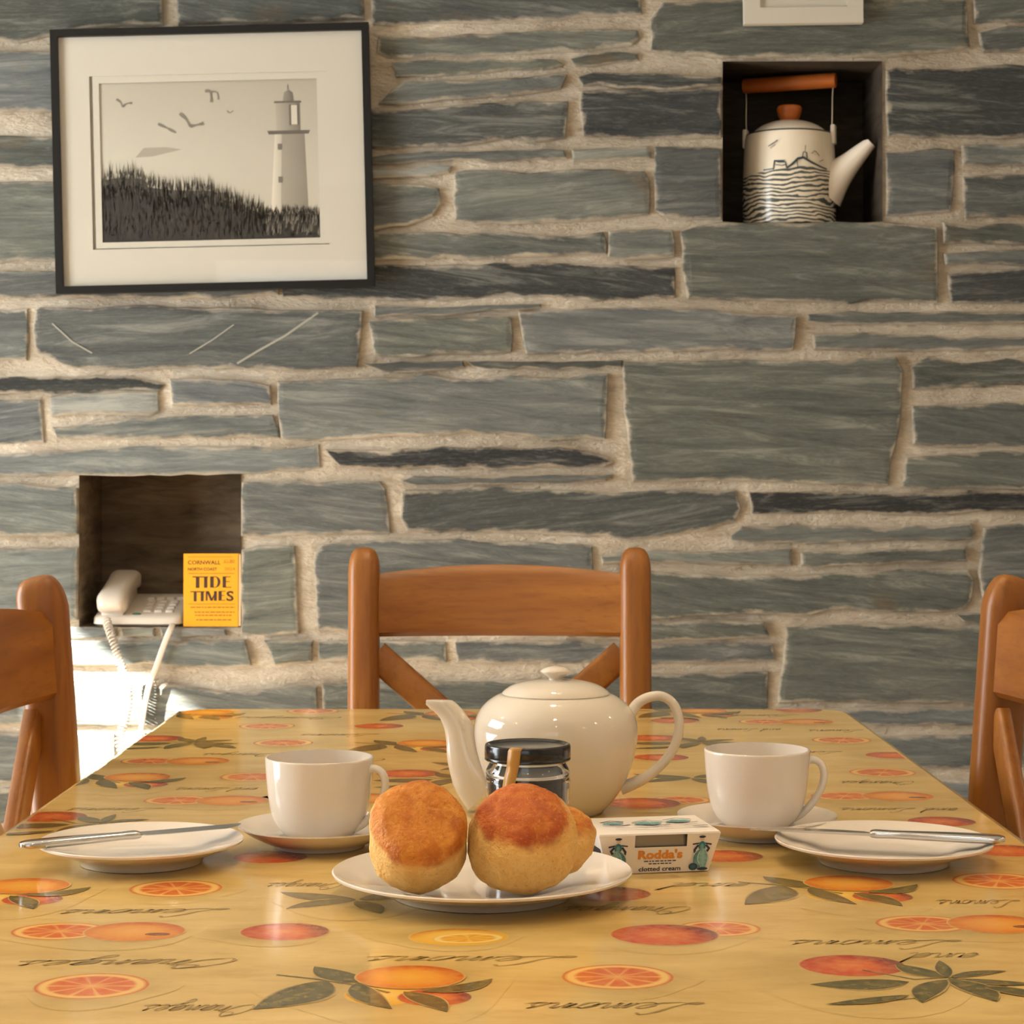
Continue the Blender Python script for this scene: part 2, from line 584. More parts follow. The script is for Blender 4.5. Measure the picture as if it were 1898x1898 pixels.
STONES = [
 ('k', [(330,-24),(500,-24),(672,-24),(674,34),(500,40),(330,44)]),
 ('k', [(-60,-24),(240,-24),(300,0),(300,44),(150,52),(36,76),(-60,78)]),
 ('b', [(-60,96),(36,96),(300,100),(560,104),(560,204),(36,205),(-60,206)]),
 ('k', [(-60,256),(36,254),(500,256),(500,306),(36,307),(-60,306)]),
 ('m', [(-60,340),(36,338),(540,342),(540,478),(200,484),(36,481),(-60,482)]),
 ('m', [(-60,506),(80,504),(515,505),(516,545),(430,549),(300,553),(150,550),(40,549),(-60,548)]),
 ('k', [(690,-30),(1185,-30),(1188,26),(1050,32),(900,40),(760,42),(690,44)]),
 ('m', [(702,66),(800,71),(870,65),(1000,58),(1070,56),(1180,57),(1186,68),(1170,84),(1090,91),(900,101),(720,106),(698,96)]),
 ('m', [(728,115),(900,112),(1030,112),(1045,118),(1023,126),(910,130),(834,139),(735,140)]),
 ('m', [(1058,110),(1090,101),(1180,98),(1181,110),(1100,121),(1065,120)]),
 ('m', [(705,191),(728,165),(750,153),(862,152),(932,148),(1033,138),(1050,141),(1040,160),(1005,168),(850,183),(730,194)]),
 ('k', [(600,208),(692,207),(768,205),(862,195),(976,189),(1052,188),(1049,222),(1046,254),(992,260),(929,256),(850,270),(694,273),(600,273)]),
 ('m', [(640,296),(694,293),(760,285),(850,281),(1045,279),(1050,294),(850,297),(700,302)]),
 ('l', [(1062,279),(1198,275),(1207,282),(1205,290),(1196,292),(1062,298)]),
 ('l', [(660,318),(694,318),(800,309),(838,307),(830,319),(695,329)]),
 ('m', [(620,340),(694,339),(786,346),(812,350),(815,377),(802,400),(755,415),(694,423),(620,424)]),
 ('m', [(843,321),(862,317),(976,321),(1040,317),(1194,318),(1204,336),(1204,396),(1134,402),(1087,409),(1008,411),(881,412),(845,404)]),
 ('m', [(640,438),(694,437),(786,431),(856,437),(945,432),(1040,439),(1118,433),(1122,450),(1122,470),(945,474),(862,477),(640,478)]),
 ('m', [(1129,429),(1190,426),(1246,426),(1249,450),(1249,475),(1190,477),(1129,477)]),
 ('d', [(524,505),(694,492),(850,493),(989,488),(1071,491),(1251,496),(1250,551),(1160,553),(1071,554),(1033,548),(913,545),(818,554),(694,554),(600,552),(524,549)]),
 ('m', [(695,571),(850,569),(1000,565),(1002,569),(913,576),(818,582),(695,583)]),
 ('m', [(685,597),(740,592),(941,590),(947,592),(947,652),(843,655),(704,660),(696,655)]),
 ('m', [(960,580),(1017,576),(1156,573),(1290,574),(1400,582),(1430,585),(1474,587),(1472,620),(1470,648),(1345,648),(1220,650),(1100,652),(975,655)]),
 ('k', [(675,674),(857,670),(861,679),(774,688),(715,686)]),
 ('k', [(868,671),(1000,672),(1153,670),(1153,680),(1000,682),(878,680)]),
 ('m', [(65,576),(75,572),(167,574),(250,567),(348,572),(435,572),(556,577),(672,577),(666,640),(662,680),(600,682),(500,683),(430,679),(250,682),(130,680),(95,664),(70,656),(62,615)]),
 ('b', [(-60,572),(48,574),(51,620),(50,666),(-60,668)]),
 ('d', [(-60,705),(36,701),(104,700),(243,699),(292,708),(302,712),(292,720),(195,722),(105,727),(-60,729)]),
 ('b', [(316,706),(348,702),(435,704),(500,714),(504,748),(410,749),(320,750)]),
 ('l', [(92,738),(139,732),(292,728),(294,760),(278,768),(95,770)]),
 ('b', [(-60,744),(74,739),(78,771),(82,818),(-60,822)]),
 ('b', [(98,796),(174,786),(278,777),(504,770),(514,798),(516,807),(313,811),(105,811)]),
 ('m', [(515,707),(600,707),(704,702),(795,697),(843,704),(948,698),(1048,702),(1087,697),(1126,695),(1124,760),(1123,811),(1017,813),(982,808),(902,799),(808,804),(600,815),(535,818),(523,812),(518,770)]),
 ('b', [(-60,843),(36,842),(139,836),(243,829),(348,828),(469,829),(518,835),(588,826),(592,868),(520,873),(446,877),(313,879),(243,880),(146,878),(36,880),(-60,880)]),
 ('D', [(604,833),(722,836),(756,832),(913,830),(1035,832),(1087,834),(1122,849),(1138,858),(1122,864),(913,866),(739,867),(630,862)]),
 ('m', [(746,891),(767,882),(913,888),(982,882),(1135,884),(1122,890),(913,896),(774,898)]),
 ('m', [(448,894),(521,894),(550,889),(584,896),(660,890),(704,893),(714,905),(720,950),(722,986),(640,987),(560,989),(448,992)]),
 ('k', [(745,916),(752,910),(913,905),(1139,914),(1290,910),(1363,911),(1374,944),(1363,965),(1310,981),(1220,990),(1190,996),(1052,989),(843,982),(755,985),(747,960)]),
 ('m', [(1156,674),(1258,670),(1363,668),(1506,674),(1660,663),(1672,690),(1666,790),(1650,860),(1648,899),(1400,890),(1220,891),(1175,893),(1168,830),(1160,760)]),
 ('m', [(1205,40),(1230,8),(1380,0),(1600,0),(1790,2),(1797,90),(1650,103),(1470,101),(1370,106),(1240,100),(1208,92)]),
 ('m', [(1816,60),(1867,52),(1960,50),(1960,95),(1824,93),(1818,80)]),
 ('m', [(1806,-24),(1960,-24),(1960,36),(1808,40)]),
 ('d', [(1074,143),(1100,134),(1220,137),(1336,146),(1336,160),(1220,163),(1080,157)]),
 ('d', [(1078,169),(1220,167),(1336,168),(1336,252),(1220,254),(1150,252),(1085,250),(1077,220)]),
 ('m', [(1214,275),(1250,272),(1336,274),(1336,402),(1290,404),(1230,400),(1216,390)]),
 ('d', [(1645,130),(1660,127),(1750,128),(1867,122),(1960,122),(1960,252),(1750,253),(1648,252),(1645,200)]),
 ('m', [(1645,284),(1768,277),(1766,340),(1762,391),(1702,396),(1645,398)]),
 ('m', [(1784,271),(1867,269),(1960,268),(1960,304),(1786,306)]),
 ('k', [(1787,328),(1867,324),(1960,323),(1960,398),(1790,399)]),
 ('m', [(1749,415),(1810,420),(1960,416),(1960,450),(1750,451)]),
 ('m', [(1750,468),(1867,466),(1960,464),(1960,488),(1752,489)]),
 ('d', [(1759,507),(1800,504),(1867,498),(1960,496),(1960,560),(1764,560)]),
 ('m', [(1262,430),(1300,419),(1338,415),(1480,414),(1634,414),(1735,420),(1738,484),(1737,557),(1677,559),(1434,556),(1275,552),(1268,500)]),
 ('m', [(1498,586),(1577,581),(1760,580),(1960,579),(1960,598),(1540,599),(1500,597)]),
 ('m', [(1506,620),(1666,620),(1760,626),(1960,626),(1960,647),(1650,648),(1510,645)]),
 ('k', [(1690,680),(1720,664),(1780,676),(1867,668),(1960,668),(1960,713),(1790,715),(1694,720)]),
 ('m', [(1692,756),(1790,750),(1960,748),(1960,824),(1695,824)]),
 ('m', [(1682,848),(1784,844),(1830,838),(1960,836),(1960,906),(1755,902),(1676,902)]),
 ('D', [(1391,916),(1470,913),(1684,915),(1867,911),(1960,908),(1960,946),(1800,948),(1720,953),(1577,949),(1395,950)]),
 ('m', [(1358,994),(1374,977),(1541,977),(1666,981),(1799,970),(1806,986),(1799,999),(1649,999),(1524,1006),(1360,1001)]),
 ('m', [(1115,1029),(1220,1024),(1350,1022),(1466,1020),(1468,1046),(1330,1044),(1200,1040),(1118,1046)]),
 ('m', [(1486,1024),(1649,1020),(1788,1017),(1792,1040),(1649,1044),(1541,1047),(1486,1049)]),
 ('m', [(449,1020),(480,1013),(545,1012),(550,1100),(552,1172),(500,1177),(449,1172)]),
 ('m', [(584,1022),(600,1010),(700,1004),(850,1002),(1000,1008),(1095,1012),(1097,1050),(1097,1160),(850,1170),(590,1166)]),
 ('k', [(1113,1063),(1203,1062),(1369,1068),(1520,1066),(1672,1057),(1793,1057),(1804,1076),(1800,1113),(1785,1130),(1710,1132),(1634,1132),(1577,1127),(1500,1136),(1331,1138),(1203,1146),(1115,1150)]),
 ('m', [(1050,1160),(1203,1155),(1294,1150),(1415,1152),(1426,1178),(1331,1182),(1203,1185),(1050,1182)]),
 ('m', [(590,1190),(700,1189),(826,1192),(828,1228),(760,1224),(590,1222)]),
 ('m', [(845,1192),(1000,1190),(1200,1197),(1430,1193),(1434,1222),(1200,1229),(1000,1226),(848,1228)]),
 ('k', [(600,1268),(720,1262),(850,1266),(1000,1262),(1060,1254),(1200,1250),(1300,1250),(1424,1246),(1421,1310),(1418,1340),(1000,1342),(600,1340)]),
 ('m', [(1460,1165),(1480,1162),(1596,1159),(1774,1163),(1827,1157),(1960,1157),(1960,1290),(1840,1302),(1640,1300),(1500,1298),(1444,1302),(1450,1240)]),
 ('m', [(1774,1140),(1830,1141),(1960,1140),(1960,1149),(1790,1150)]),
 ('m', [(1826,978),(1867,972),(1960,972),(1960,1115),(1824,1114),(1815,1060),(1822,1020)]),
 ('b', [(1440,1318),(1600,1314),(1816,1314),(1960,1314),(1960,1340),(1600,1342),(1440,1344)]),
 ('b', [(1400,1372),(1650,1366),(1810,1364),(1960,1366),(1960,1416),(1750,1422),(1400,1424)]),
 ('b', [(1400,1450),(1700,1447),(1960,1446),(1960,1520),(1400,1520)]),
 ('b', [(-60,897),(36,898),(100,903),(143,907),(143,992),(90,993),(-60,992)]),
 ('b', [(-60,1020),(60,1018),(143,1014),(143,1100),(143,1150),(-60,1150)]),
 ('b', [(60,1168),(130,1166),(214,1167),(216,1179),(64,1181)]),
 ('l', [(225,1167),(284,1166),(286,1178),(228,1180)]),
 ('l', [(300,1166),(418,1166),(419,1177),(300,1178)]),
 ('b', [(-60,1190),(90,1192),(225,1188),(330,1192),(455,1190),(466,1232),(400,1234),(235,1230),(-60,1232)]),
 ('m', [(492,1190),(540,1187),(576,1186),(577,1226),(510,1230),(508,1215)]),
 ('m', [(-60,1276),(120,1272),(310,1268),(380,1280),(428,1288),(472,1280),(588,1272),(590,1340),(300,1344),(-60,1340)]),
]
stone_objs = [stone(p, t) for t, p in STONES]

def course_fill(x0, x1, y0, y1, hmin, hmax, wmin, wmax):
    """random courses for the parts of the wall outside the photograph"""
    y = y0
    while y < y1 - 30:
        h = srnd.uniform(hmin, hmax)
        if y + h > y1 - 40: h = y1 - y
        x = x0
        while x < x1 - 30:
            w = srnd.uniform(wmin, wmax)
            if x + w > x1 - wmin * 0.6: w = x1 - x
            g = srnd.uniform(7, 12)
            a, b, c, d = x + g, x + w - g, y + g, y + h - g
            s = lambda: srnd.uniform(-4, 4)
            stone([(a + s(), c + s()), ((a + b) / 2, c + s()), (b + s(), c + s()), (b + s(), d + s()),
                   ((a + b) / 2, d + s()), (a + s(), d + s())], srnd.choice('mmbkdm'), step=70)
            x += w
        y += h
course_fill(-1640, -70, -520, 1950, 95, 210, 280, 640)
course_fill(1970, 3540, -520, 1950, 95, 210, 280, 640)
course_fill(-70, 1970, -520, -36, 90, 180, 260, 600)
course_fill(-70, 1970, 1530, 1950, 90, 180, 260, 600)
course_fill(-70, 1390, 1352, 1530, 80, 110, 240, 520)

# quartz veins that cross some of the slates
def vein(pts, w, o):
    verts, faces = [], []
    for i, (x, y) in enumerate(pts):
        a = pts[max(i - 1, 0)]; b = pts[min(i + 1, len(pts) - 1)]
        t = Vector((b[0] - a[0], b[1] - a[1])).normalized()
        nn = Vector((-t.y, t.x)) * w / 2
        for s in (-1, 1):
            X, Z = wp(x + nn.x * s, y + nn.y * s)
            verts.append((X, MY - PROUD[o.name] - 0.0009, Z))
    for i in range(len(pts) - 1):
        faces.append((2 * i, 2 * i + 1, 2 * i + 3, 2 * i + 2))
    # give the vein a little body
    n = len(verts)
    verts += [(x, MY - 0.004, z) for x, y, z in verts]
    faces += [tuple(n + k for k in f) for f in faces]
    for i in range(len(pts) - 1):
        for s in (0, 1):
            a, b = 2 * i + s, 2 * i + 2 + s
            faces.append((a, b, b + n, a + n))
    mesh('quartz_vein', verts, faces, M['vein'], o)
M['vein'] = plain('pale_quartz', rgb(146, 145, 134), 0.7)
big_left = stone_objs[25]
for pts, w in (([(590,580),(530,622),(480,650),(440,674)], 4.0), ([(434,602),(395,630),(352,656)], 2.6), ([(98,600),(135,634),(172,655)], 3.0)):
    vein(pts, w, big_left)

# side walls, floor, ceiling
def wall_with_hole(name, axis, at, a0, a1, hole, outward, label):
    """wall in the plane axis = at, spanning a0..a1 along the other axis and 0..RZ, thickness 0.25 outward"""
    (h0, h1, z0, z1) = hole
    xs = [a0, h0, h1, a1]; zs = [0, z0, z1, RZ]
    verts, faces = [], []
    def v(a, z, d):
        p = (at + d, a, z) if axis == 'x' else (a, at + d, z)
        verts.append(p); return len(verts) - 1
    for d in (0.0, outward * 0.25):
        for i in range(3):
            for j in range(3):
                if i == 1 and j == 1: continue
                faces.append((v(xs[i], zs[j], d), v(xs[i + 1], zs[j], d), v(xs[i + 1], zs[j + 1], d), v(xs[i], zs[j + 1], d)))
    for (a, z, b, zz) in ((h0, z0, h1, z0), (h1, z0, h1, z1), (h1, z1, h0, z1), (h0, z1, h0, z0)):
        faces.append((v(a, z, 0), v(b, zz, 0), v(b, zz, outward * 0.25), v(a, z, outward * 0.25)))
    o = mesh(name, verts, faces, M['plaster'])
    tag(o, label, 'wall', kind='structure')
    return o
wall_with_hole('wall_left', 'x', LWX, RY0, MY, (LW_Y0, LW_Y1, LW_Z0, LW_Z1), -1,
               'cream plaster side wall with a glazed door opening')
wall_with_hole('wall_front', 'y', RY0, -RX, RX, (-1.4, 0.2, 1.05, 2.05), -1, 'cream plaster wall behind the camera with an opening added for fill light')
tag(box('wall_right', (RX, RY0, 0), (RX + .2, MY, RZ), M['plaster']), 'cream plaster side wall beyond the chairs', 'wall', kind='structure')
tag(box('floor', (-RX - .25, RY0 - .25, -0.1), (RX + .25, MY + .33, 0), M['floor']), 'pale stone floor under the table', 'floor', kind='structure')
ceil = tag(box('ceiling', (-RX - .25, RY0 - .25, RZ), (RX + .25, MY + .33, RZ + .1), M['ceiling']), 'white ceiling with small downlights', 'ceiling', kind='structure')

def window_frame(name, axis, at, h0, h1, z0, z1, label):
    root = empty(name)
    tag(root, label, 'window', kind='structure')
    w = 0.05
    def bx(n, a0, a1, c0, c1):
        lo = (at - .03, a0, c0) if axis == 'x' else (a0, at - .03, c0)
        hi = (at + .03, a1, c1) if axis == 'x' else (a1, at + .03, c1)
        box(n, lo, hi, M['white_paint'], root)
    bx('window_stile', h0, h0 + w, z0, z1); bx('window_stile', h1 - w, h1, z0, z1)
    bx('window_rail', h0 + w, h1 - w, z0, z0 + w); bx('window_rail', h0 + w, h1 - w, z1 - w, z1)
window_frame('window_1', 'x', LWX - .16, LW_Y0, LW_Y1, LW_Z0, LW_Z1, 'white framed glazed garden door standing open to daylight')
window_frame('added_fill_window', 'y', RY0 - .16, -1.4, 0.2, 1.05, 2.05, 'white frame of an unseen window added for fill behind the camera')  # unseen window, added to go with the rear fill light

M['bulb'] = NT('lamp_glass').set(col=rgb(255, 240, 215), emit=(1.0, 0.78, 0.5, 1), emit_s=40.0)
M['bulb_bar'] = NT('lamp_bar_glass').set(col=rgb(255, 240, 215), emit=(1.0, 0.78, 0.5, 1), emit_s=14.0)
for lx in (-2.15, 0.0, 2.15):
    for ly in (-0.6, 0.8, 2.2):
        ring = lathe('downlight', [(0.056, -0.002), (0.058, -0.012), (0.070, -0.012), (0.073, 0.0), (0.056, 0.0), (0.056, -0.002)], M['steel'], ceil, 24)
        ring.location = (lx, ly, RZ)
        bl = lathe('lamp_disc', [(0, -0.006), (0.050, -0.006), (0.055, -0.001), (0, -0.001)], M['bulb'], ring, 20)
        box('lamp_bar', (.085, -.016, -.010), (.235, .016, 0), M['bulb_bar'], ring)
        d = bpy.data.lights.new('downlight_lamp', 'SPOT')
        d.spot_size = radians(150)
        d.spot_blend = 1.0
        d.energy = LAMP_E * (0.55 if ly < 0 else 1.0)
        d.color = LAMP_C
        d.shadow_soft_size = 0.05
        lo = bpy.data.objects.new('downlight_lamp', d)
        COL.objects.link(lo)
        lo.location = (lx, ly, RZ - 0.05)
# ------------------------------------------------------------------ dining table and oilcloth
TROT = -0.0039
TCX, TCY, THW, THL = -0.0026, 1.74, 0.4155, 0.845
def make_table():
    root = empty('dining_table', (TCX, TCY, 0), (0, 0, TROT))
    tag(root, 'long wooden dining table under the orange-patterned oilcloth', 'table')
    box('table_top', (-THW + .004, -THL + .004, TZ - .028), (THW - .004, THL - .004, TZ - .003), M['wood_h'], root, .004)
    for sx in (-1, 1):
        for sy in (-1, 1):
            x, y = sx * (THW - .06), sy * (THL - .06)
            box('leg', (x - .035, y - .035, 0), (x + .035, y + .035, TZ - .028), M['wood_v'], root, .004)
        box('apron', (sx * (THW - .05) - .011, -THL + .095, TZ - .12), (sx * (THW - .05) + .011, THL - .095, TZ - .028), M['wood_h'], root)
    for sy in (-1, 1):
        box('apron', (-THW + .095, sy * (THL - .05) - .011, TZ - .12), (THW - .095, sy * (THL - .05) + .011, TZ - .028), M['wood_h'], root)
make_table()

def cloth_colour(t):
    """printed ground of the oilcloth: parchment tan with soft brush strokes, shared by cloth and print"""
    a = t.noise(t.coords('World', (5, 16, 1)), 1.0, 5, 0.6, 0.6)
    b = t.noise(t.coords('World', (22, 60, 1)), 1.0, 4, 0.6, 0.3)
    c = t.mix(t.ramp(a, [(0.30, 0.0), (0.70, 1.0)]), rgb(204, 170, 100), rgb(228, 196, 126))
    c = t.mix(t.math('MULTIPLY', t.ramp(b, [(0.52, 0.0), (0.75, 1.0)]), 0.40), c, rgb(184, 150, 84))
    w = t.noise(t.coords('World', (70, 70, 1)), 1.0, 2, 0.5)
    ru = t.noise(t.coords('World', (9, 3, 1)), 1.0, 2, 0.5)
    return c, t.math('ADD', t.math('MULTIPLY', w, 0.12), ru)

def cloth_material(name, printed):
    t = NT(name)
    c, h = cloth_colour(t)
    if printed:
        at = t.n('ShaderNodeAttribute'); at.attribute_name = 'print'
        nz = t.noise(t.coords('World', (150, 150, 1)), 1.0, 3, 0.6)
        pc = t.mix(t.math('MULTIPLY', t.ramp(nz, [(0.35, 0.0), (0.7, 1.0)]), 0.22), at.outputs['Color'], rgb(235, 190, 110))
        c = t.mix(at.outputs['Alpha'], c, pc)
    t.bump(h, 0.10, 0.004)
    return t.set(col=c, rough=0.14, spec=0.5)
M['cloth'] = cloth_material('oilcloth', False)
M['print'] = cloth_material('oilcloth_print', True)

def make_cloth():
    R, cs = 0.045, 10
    def ring(hw, hl, r, z, wav=0.0):
        out = []
        for sx, sy, a0 in ((1, 1, 0), (-1, 1, 90), (-1, -1, 180), (1, -1, 270)):
            for i in range(cs + 1):
                a = radians(a0 + 90 * i / cs)
                out.append(Vector((sx * (hw - r) + r * cos(a), sy * (hl - r) + r * sin(a), z)))
        # subdivide the long runs
        res = []
        for i, p in enumerate(out):
            q = out[(i + 1) % len(out)]
            L = (q - p).length
            k = max(1, int(L / 0.05)) if L > 0.1 else 1
            for j in range(k): res.append(p.lerp(q, j / k))
        if wav:
            for i, p in enumerate(res):
                s = sin(i * 0.9) * wav
                p.x += s * (1 if p.x > 0 else -1) * .5; p.y += s * (1 if p.y > 0 else -1) * .5
        return res
    e = 0.003
    rings = [ring(THW - 0.009, THL - 0.009, R - 0.009, TZ), ring(THW - 0.003, THL - 0.003, R - .003, TZ - 0.0022), ring(THW, THL, R, TZ - 0.008),
             ring(THW + .001, THL + .001, R, TZ - 0.05), ring(THW + .002, THL + .002, R, TZ - 0.14, 0.002),
             ring(THW - .0015, THL - .0015, R - .002, TZ - 0.14, 0.002), ring(THW - .002, THL - .002, R - .002, TZ - 0.05)]
    n = len(rings[0])
    mt = Matrix.Translation((TCX, TCY, 0)) @ Matrix.Rotation(TROT, 4, 'Z')
    verts = [mt @ p for r in rings for p in r]
    faces = [tuple(range(n))]
    for k in range(len(rings) - 1):
        for i in range(n):
            j = (i + 1) % n
            faces.append((k * n + i, (k + 1) * n + i, (k + 1) * n + j, k * n + j))
    o = mesh('tablecloth', verts, faces, M['cloth'], smooth=True, angle=60)
    o.data.polygons[0].use_smooth = False
    tag(o, 'glossy tan oilcloth printed with oranges, leaves and script covering the table', 'tablecloth')
    return o
CLOTH = make_cloth()

class Print:
    """flat printed motif: local u right, v away from the viewer"""
    def __init__(self): self.v, self.f, self.c = [], [], []; self.layer = 0
    def disc(self, u, v, ru, rv, fn, rot=0.0, seg=44, rings=9, soft=0.06):
        """fn(r, ang) -> sRGB triple; last ring fades out"""
        b = len(self.v); z = self.layer * 5e-5; self.layer += 1
        rs = [i / rings for i in range(1, rings + 1)] + [1.0 + soft]
        self.v.append((u, v, z)); self.c.append((*fn(0, 0), 1.0))
        for k, r in enumerate(rs):
            for i in range(seg):
                a = 2 * pi * i / seg
                x, y = r * ru * cos(a), r * rv * sin(a)
                self.v.append((u + x * cos(rot) - y * sin(rot), v + x * sin(rot) + y * cos(rot), z))
                self.c.append((*fn(min(r, 1.0), a), 0.0 if k == len(rs) - 1 else 1.0))
        for i in range(seg): self.f.append((b, b + 1 + i, b + 1 + (i + 1) % seg))
        for k in range(len(rs) - 1):
            for i in range(seg):
                j = (i + 1) % seg
                p, q = b + 1 + k * seg, b + 1 + (k + 1) * seg
                self.f.append((p + i, q + i, q + j, p + j))
    def halo(self, u, v, ru, rv, col, a=0.45):
        b = len(self.v); z = self.layer * 5e-5; self.layer += 1
        seg = 32
        self.v.append((u, v, z)); self.c.append((*col, a))
        for r, al in ((0.55, a), (0.8, a * .45), (1.0, 0.0)):
            for i in range(seg):
                t = 2 * pi * i / seg
                w = 1 + 0.12 * sin(3 * t + u * 90)
                self.v.append((u + r * ru * w * cos(t), v + r * rv * w * sin(t), z)); self.c.append((*col, al))
        for i in range(seg): self.f.append((b, b + 1 + i, b + 1 + (i + 1) % seg))
        for k in range(2):
            for i in range(seg):
                j = (i + 1) % seg; p, q = b + 1 + k * seg, b + 1 + (k + 1) * seg
                self.f.append((p + i, q + i, q + j, p + j))
    def leaf(self, u0, v0, u1, v1, w, bend=0.0, c1=(46, 52, 33), c2=(78, 82, 48)):
        b = len(self.v); z = self.layer * 5e-5; self.layer += 1
        n = 12
        d = Vector((u1 - u0, v1 - v0)); nn = Vector((-d.y, d.x)).normalized()
        for i in range(n + 1):
            t = i / n
            c = Vector((u0, v0)) + d * t + nn * bend * 4 * t * (1 - t)
            hw = w * 0.5 * (sin(pi * min(1, t * 1.02 + 0.0)) ** 0.75) * (1.12 - 0.35 * t)
            for k, s in enumerate((-1.1, -0.9, -0.12, 0.12, 0.9, 1.1)):
                q = c + nn * hw * s
                self.v.append((q.x, q.y, z))
                col = c2 if k in (2, 3) and 0 < i < n else tuple(a * (0.86 + 0.28 * ((i * 7 + k * 3) % 5) / 4) for a in c1)
                self.c.append((*col, 0.0 if k in (0, 5) else 0.96))
        for i in range(n):
            for k in range(5):
                p = b + i * 6 + k
                self.f.append((p, p + 1, p + 7, p + 6))
    def stroke(self, pts, w, col, a=0.8):
        b = len(self.v); z = self.layer * 5e-5; self.layer += 1
        n = len(pts)
        for i, p in enumerate(pts):
            q0, q1 = Vector(pts[max(i - 1, 0)][:2]), Vector(pts[min(i + 1, n - 1)][:2])
            t = (q1 - q0)
            t = t.normalized() if t.length > 1e-9 else Vector((1, 0))
            nn = Vector((-t.y, t.x)) * w * 0.5
            ww = 1.0 + 0.35 * sin(i * 0.7)
            for s in (-1, 1):
                self.v.append((p[0] + nn.x * s * ww, p[1] + nn.y * s * ww, z)); self.c.append((*col, a))
        for i in range(n - 1):
            self.f.append((b + 2 * i, b + 2 * i + 1, b + 2 * i + 3, b + 2 * i + 2))
    def build(self, name, mat=None):
        me = bpy.data.meshes.new(name)
        me.from_pydata(self.v, [], self.f)
        at = me.color_attributes.new('print', 'FLOAT_COLOR', 'POINT')
        flat = []
        for c in self.c:
            flat += [lin(max(0, min(255, c[0]))), lin(max(0, min(255, c[1]))), lin(max(0, min(255, c[2]))), c[3]]
        at.data.foreach_set('color', flat)
        me.materials.append(mat or M['print'])
        me.update()
        return me

def mixc(a, b, t):
    t = max(0, min(1, t))
    return tuple(x + (y - x) * t for x, y in zip(a, b))

def f_orange(lo=(240, 176, 66), rim=(188, 84, 34)):
    def fn(r, a):
        # warm fruit, redder towards its far rim
        c = mixc(lo, (228, 140, 44), r * 1.1)
        k = max(0, r - 0.55) / 0.45
        return mixc(c, rim, k * (0.35 + 0.75 * max(0, sin(a + 0.3))))
    return fn
def f_red(r, a):
    c = mixc((226, 128, 66), (206, 82, 46), r * 1.4)
    c = mixc(c, (176, 62, 42), max(0, r - 0.5) * (1.2 + sin(a)))
    return mixc(c, (116, 44, 54), max(0, r - 0.45) * 1.7 * max(0, cos(a - 0.35)) ** 2)
def f_slice(r, a):
    if r > 0.93: return (196, 96, 48)
    if r > 0.78: return (240, 192, 108)
    seg = abs(sin(a * 5))
    c = mixc((240, 176, 96), (214, 104, 48), min(1, seg * 2.2) * min(1, r * 3))
    return mixc(c, (196, 70, 40), 0.55 * max(0, sin(a)) * r)
def f_lemon(r, a):
    c = mixc((246, 206, 112), (234, 176, 54), r)
    return mixc(c, (178, 96, 40), max(0, r - 0.7) * 2.6 * max(0, sin(a - 0.3)))

OLIVE = (150, 122, 60)
def mot_orange_leaves():
    p = Print()
    p.halo(-.01, -.02, .075, .085, OLIVE, 0.30)
    p.disc(-.012, -.040, .022, .022, f_lemon)
    p.disc(.016, -.046, .020, .018, f_red)
    p.stroke([(-.078, .006), (-.055, -.004), (-.030, -.018), (-.010, -.036)], .0022, (70, 66, 42), .9)
    p.leaf(-.048, -.008, -.082, -.072, .034, .006)
    p.leaf(-.026, -.012, -.058, .026, .022, .003)
    p.leaf(-.030, -.014, -.006, -.072, .018, -.004)
    p.leaf(-.002, -.034, .024, -.078, .017, .003)
    p.disc(0, 0, .0305, .027, f_orange())
    p.leaf(.008, -.034, .048, -.004, .016, -.007)
    return p.build('orange_and_leaves_print')
def mot_branch():
    p = Print()
    p.halo(.0, -.02, .08, .09, OLIVE, 0.30)
    p.disc(0, 0, .0305, .026, f_red)
    p.stroke([(.004, -.012), (.03, -.034), (.052, -.030), (.08, -.05)], .0020, (80, 74, 46), .9)
    p.stroke([(.052, -.03), (.03, -.075), (.0, -.085)], .0016, (80, 74, 46), .9)
    p.leaf(.026, -.040, -.032, -.046, .026, .004)
    p.leaf(.050, -.030, .026, .004, .018, .003)
    p.leaf(.050, -.030, .054, .012, .010, 0)
    p.leaf(.052, -.030, .088, -.014, .011, .002)
    p.leaf(.052, -.034, .098, -.046, .012, -.002)
    p.leaf(.050, -.034, .066, -.085, .020, .004)
    p.leaf(.048, -.036, .024, -.088, .018, -.004)
    p.leaf(.066, -.052, .100, -.082, .015, .002)
    p.leaf(.020, -.072, -.030, -.092, .011, .002)
    return p.build('orange_branch_print')
def mot_slice():
    p = Print()
    p.halo(.004, -.006, .045, .044, OLIVE, 0.30)
    p.disc(0, 0, .0315, .029, f_slice, seg=60, rings=12)
    return p.build('orange_slice_print')
def mot_pair():
    p = Print()
    p.halo(-.01, -.004, .07, .045, OLIVE, 0.30)
    p.disc(-.036, 0.001, .030, .024, f_slice, seg=60, rings=12)
    p.disc(.012, 0, .031, .027, f_orange((238, 170, 84), (190, 90, 44)))
    p.disc(.028, -.008, .008, .004, lambda r, a: (128, 58, 36), seg=16, rings=3)
    return p.build('orange_and_half_print')
def mot_red():
    p = Print()
    p.halo(-.012, -.004, .045, .036, OLIVE, 0.34)
    p.disc(0, 0, .0275, .024, f_red)
    return p.build('red_orange_print')
def mot_red_half():
    p = Print()
    p.halo(.0, -.004, .06, .045, OLIVE, 0.30)
    p.disc(.036, .018, .026, .022, f_slice, seg=60, rings=12)
    p.disc(0, 0, .033, .029, f_red)
    return p.build('red_orange_and_half_print')
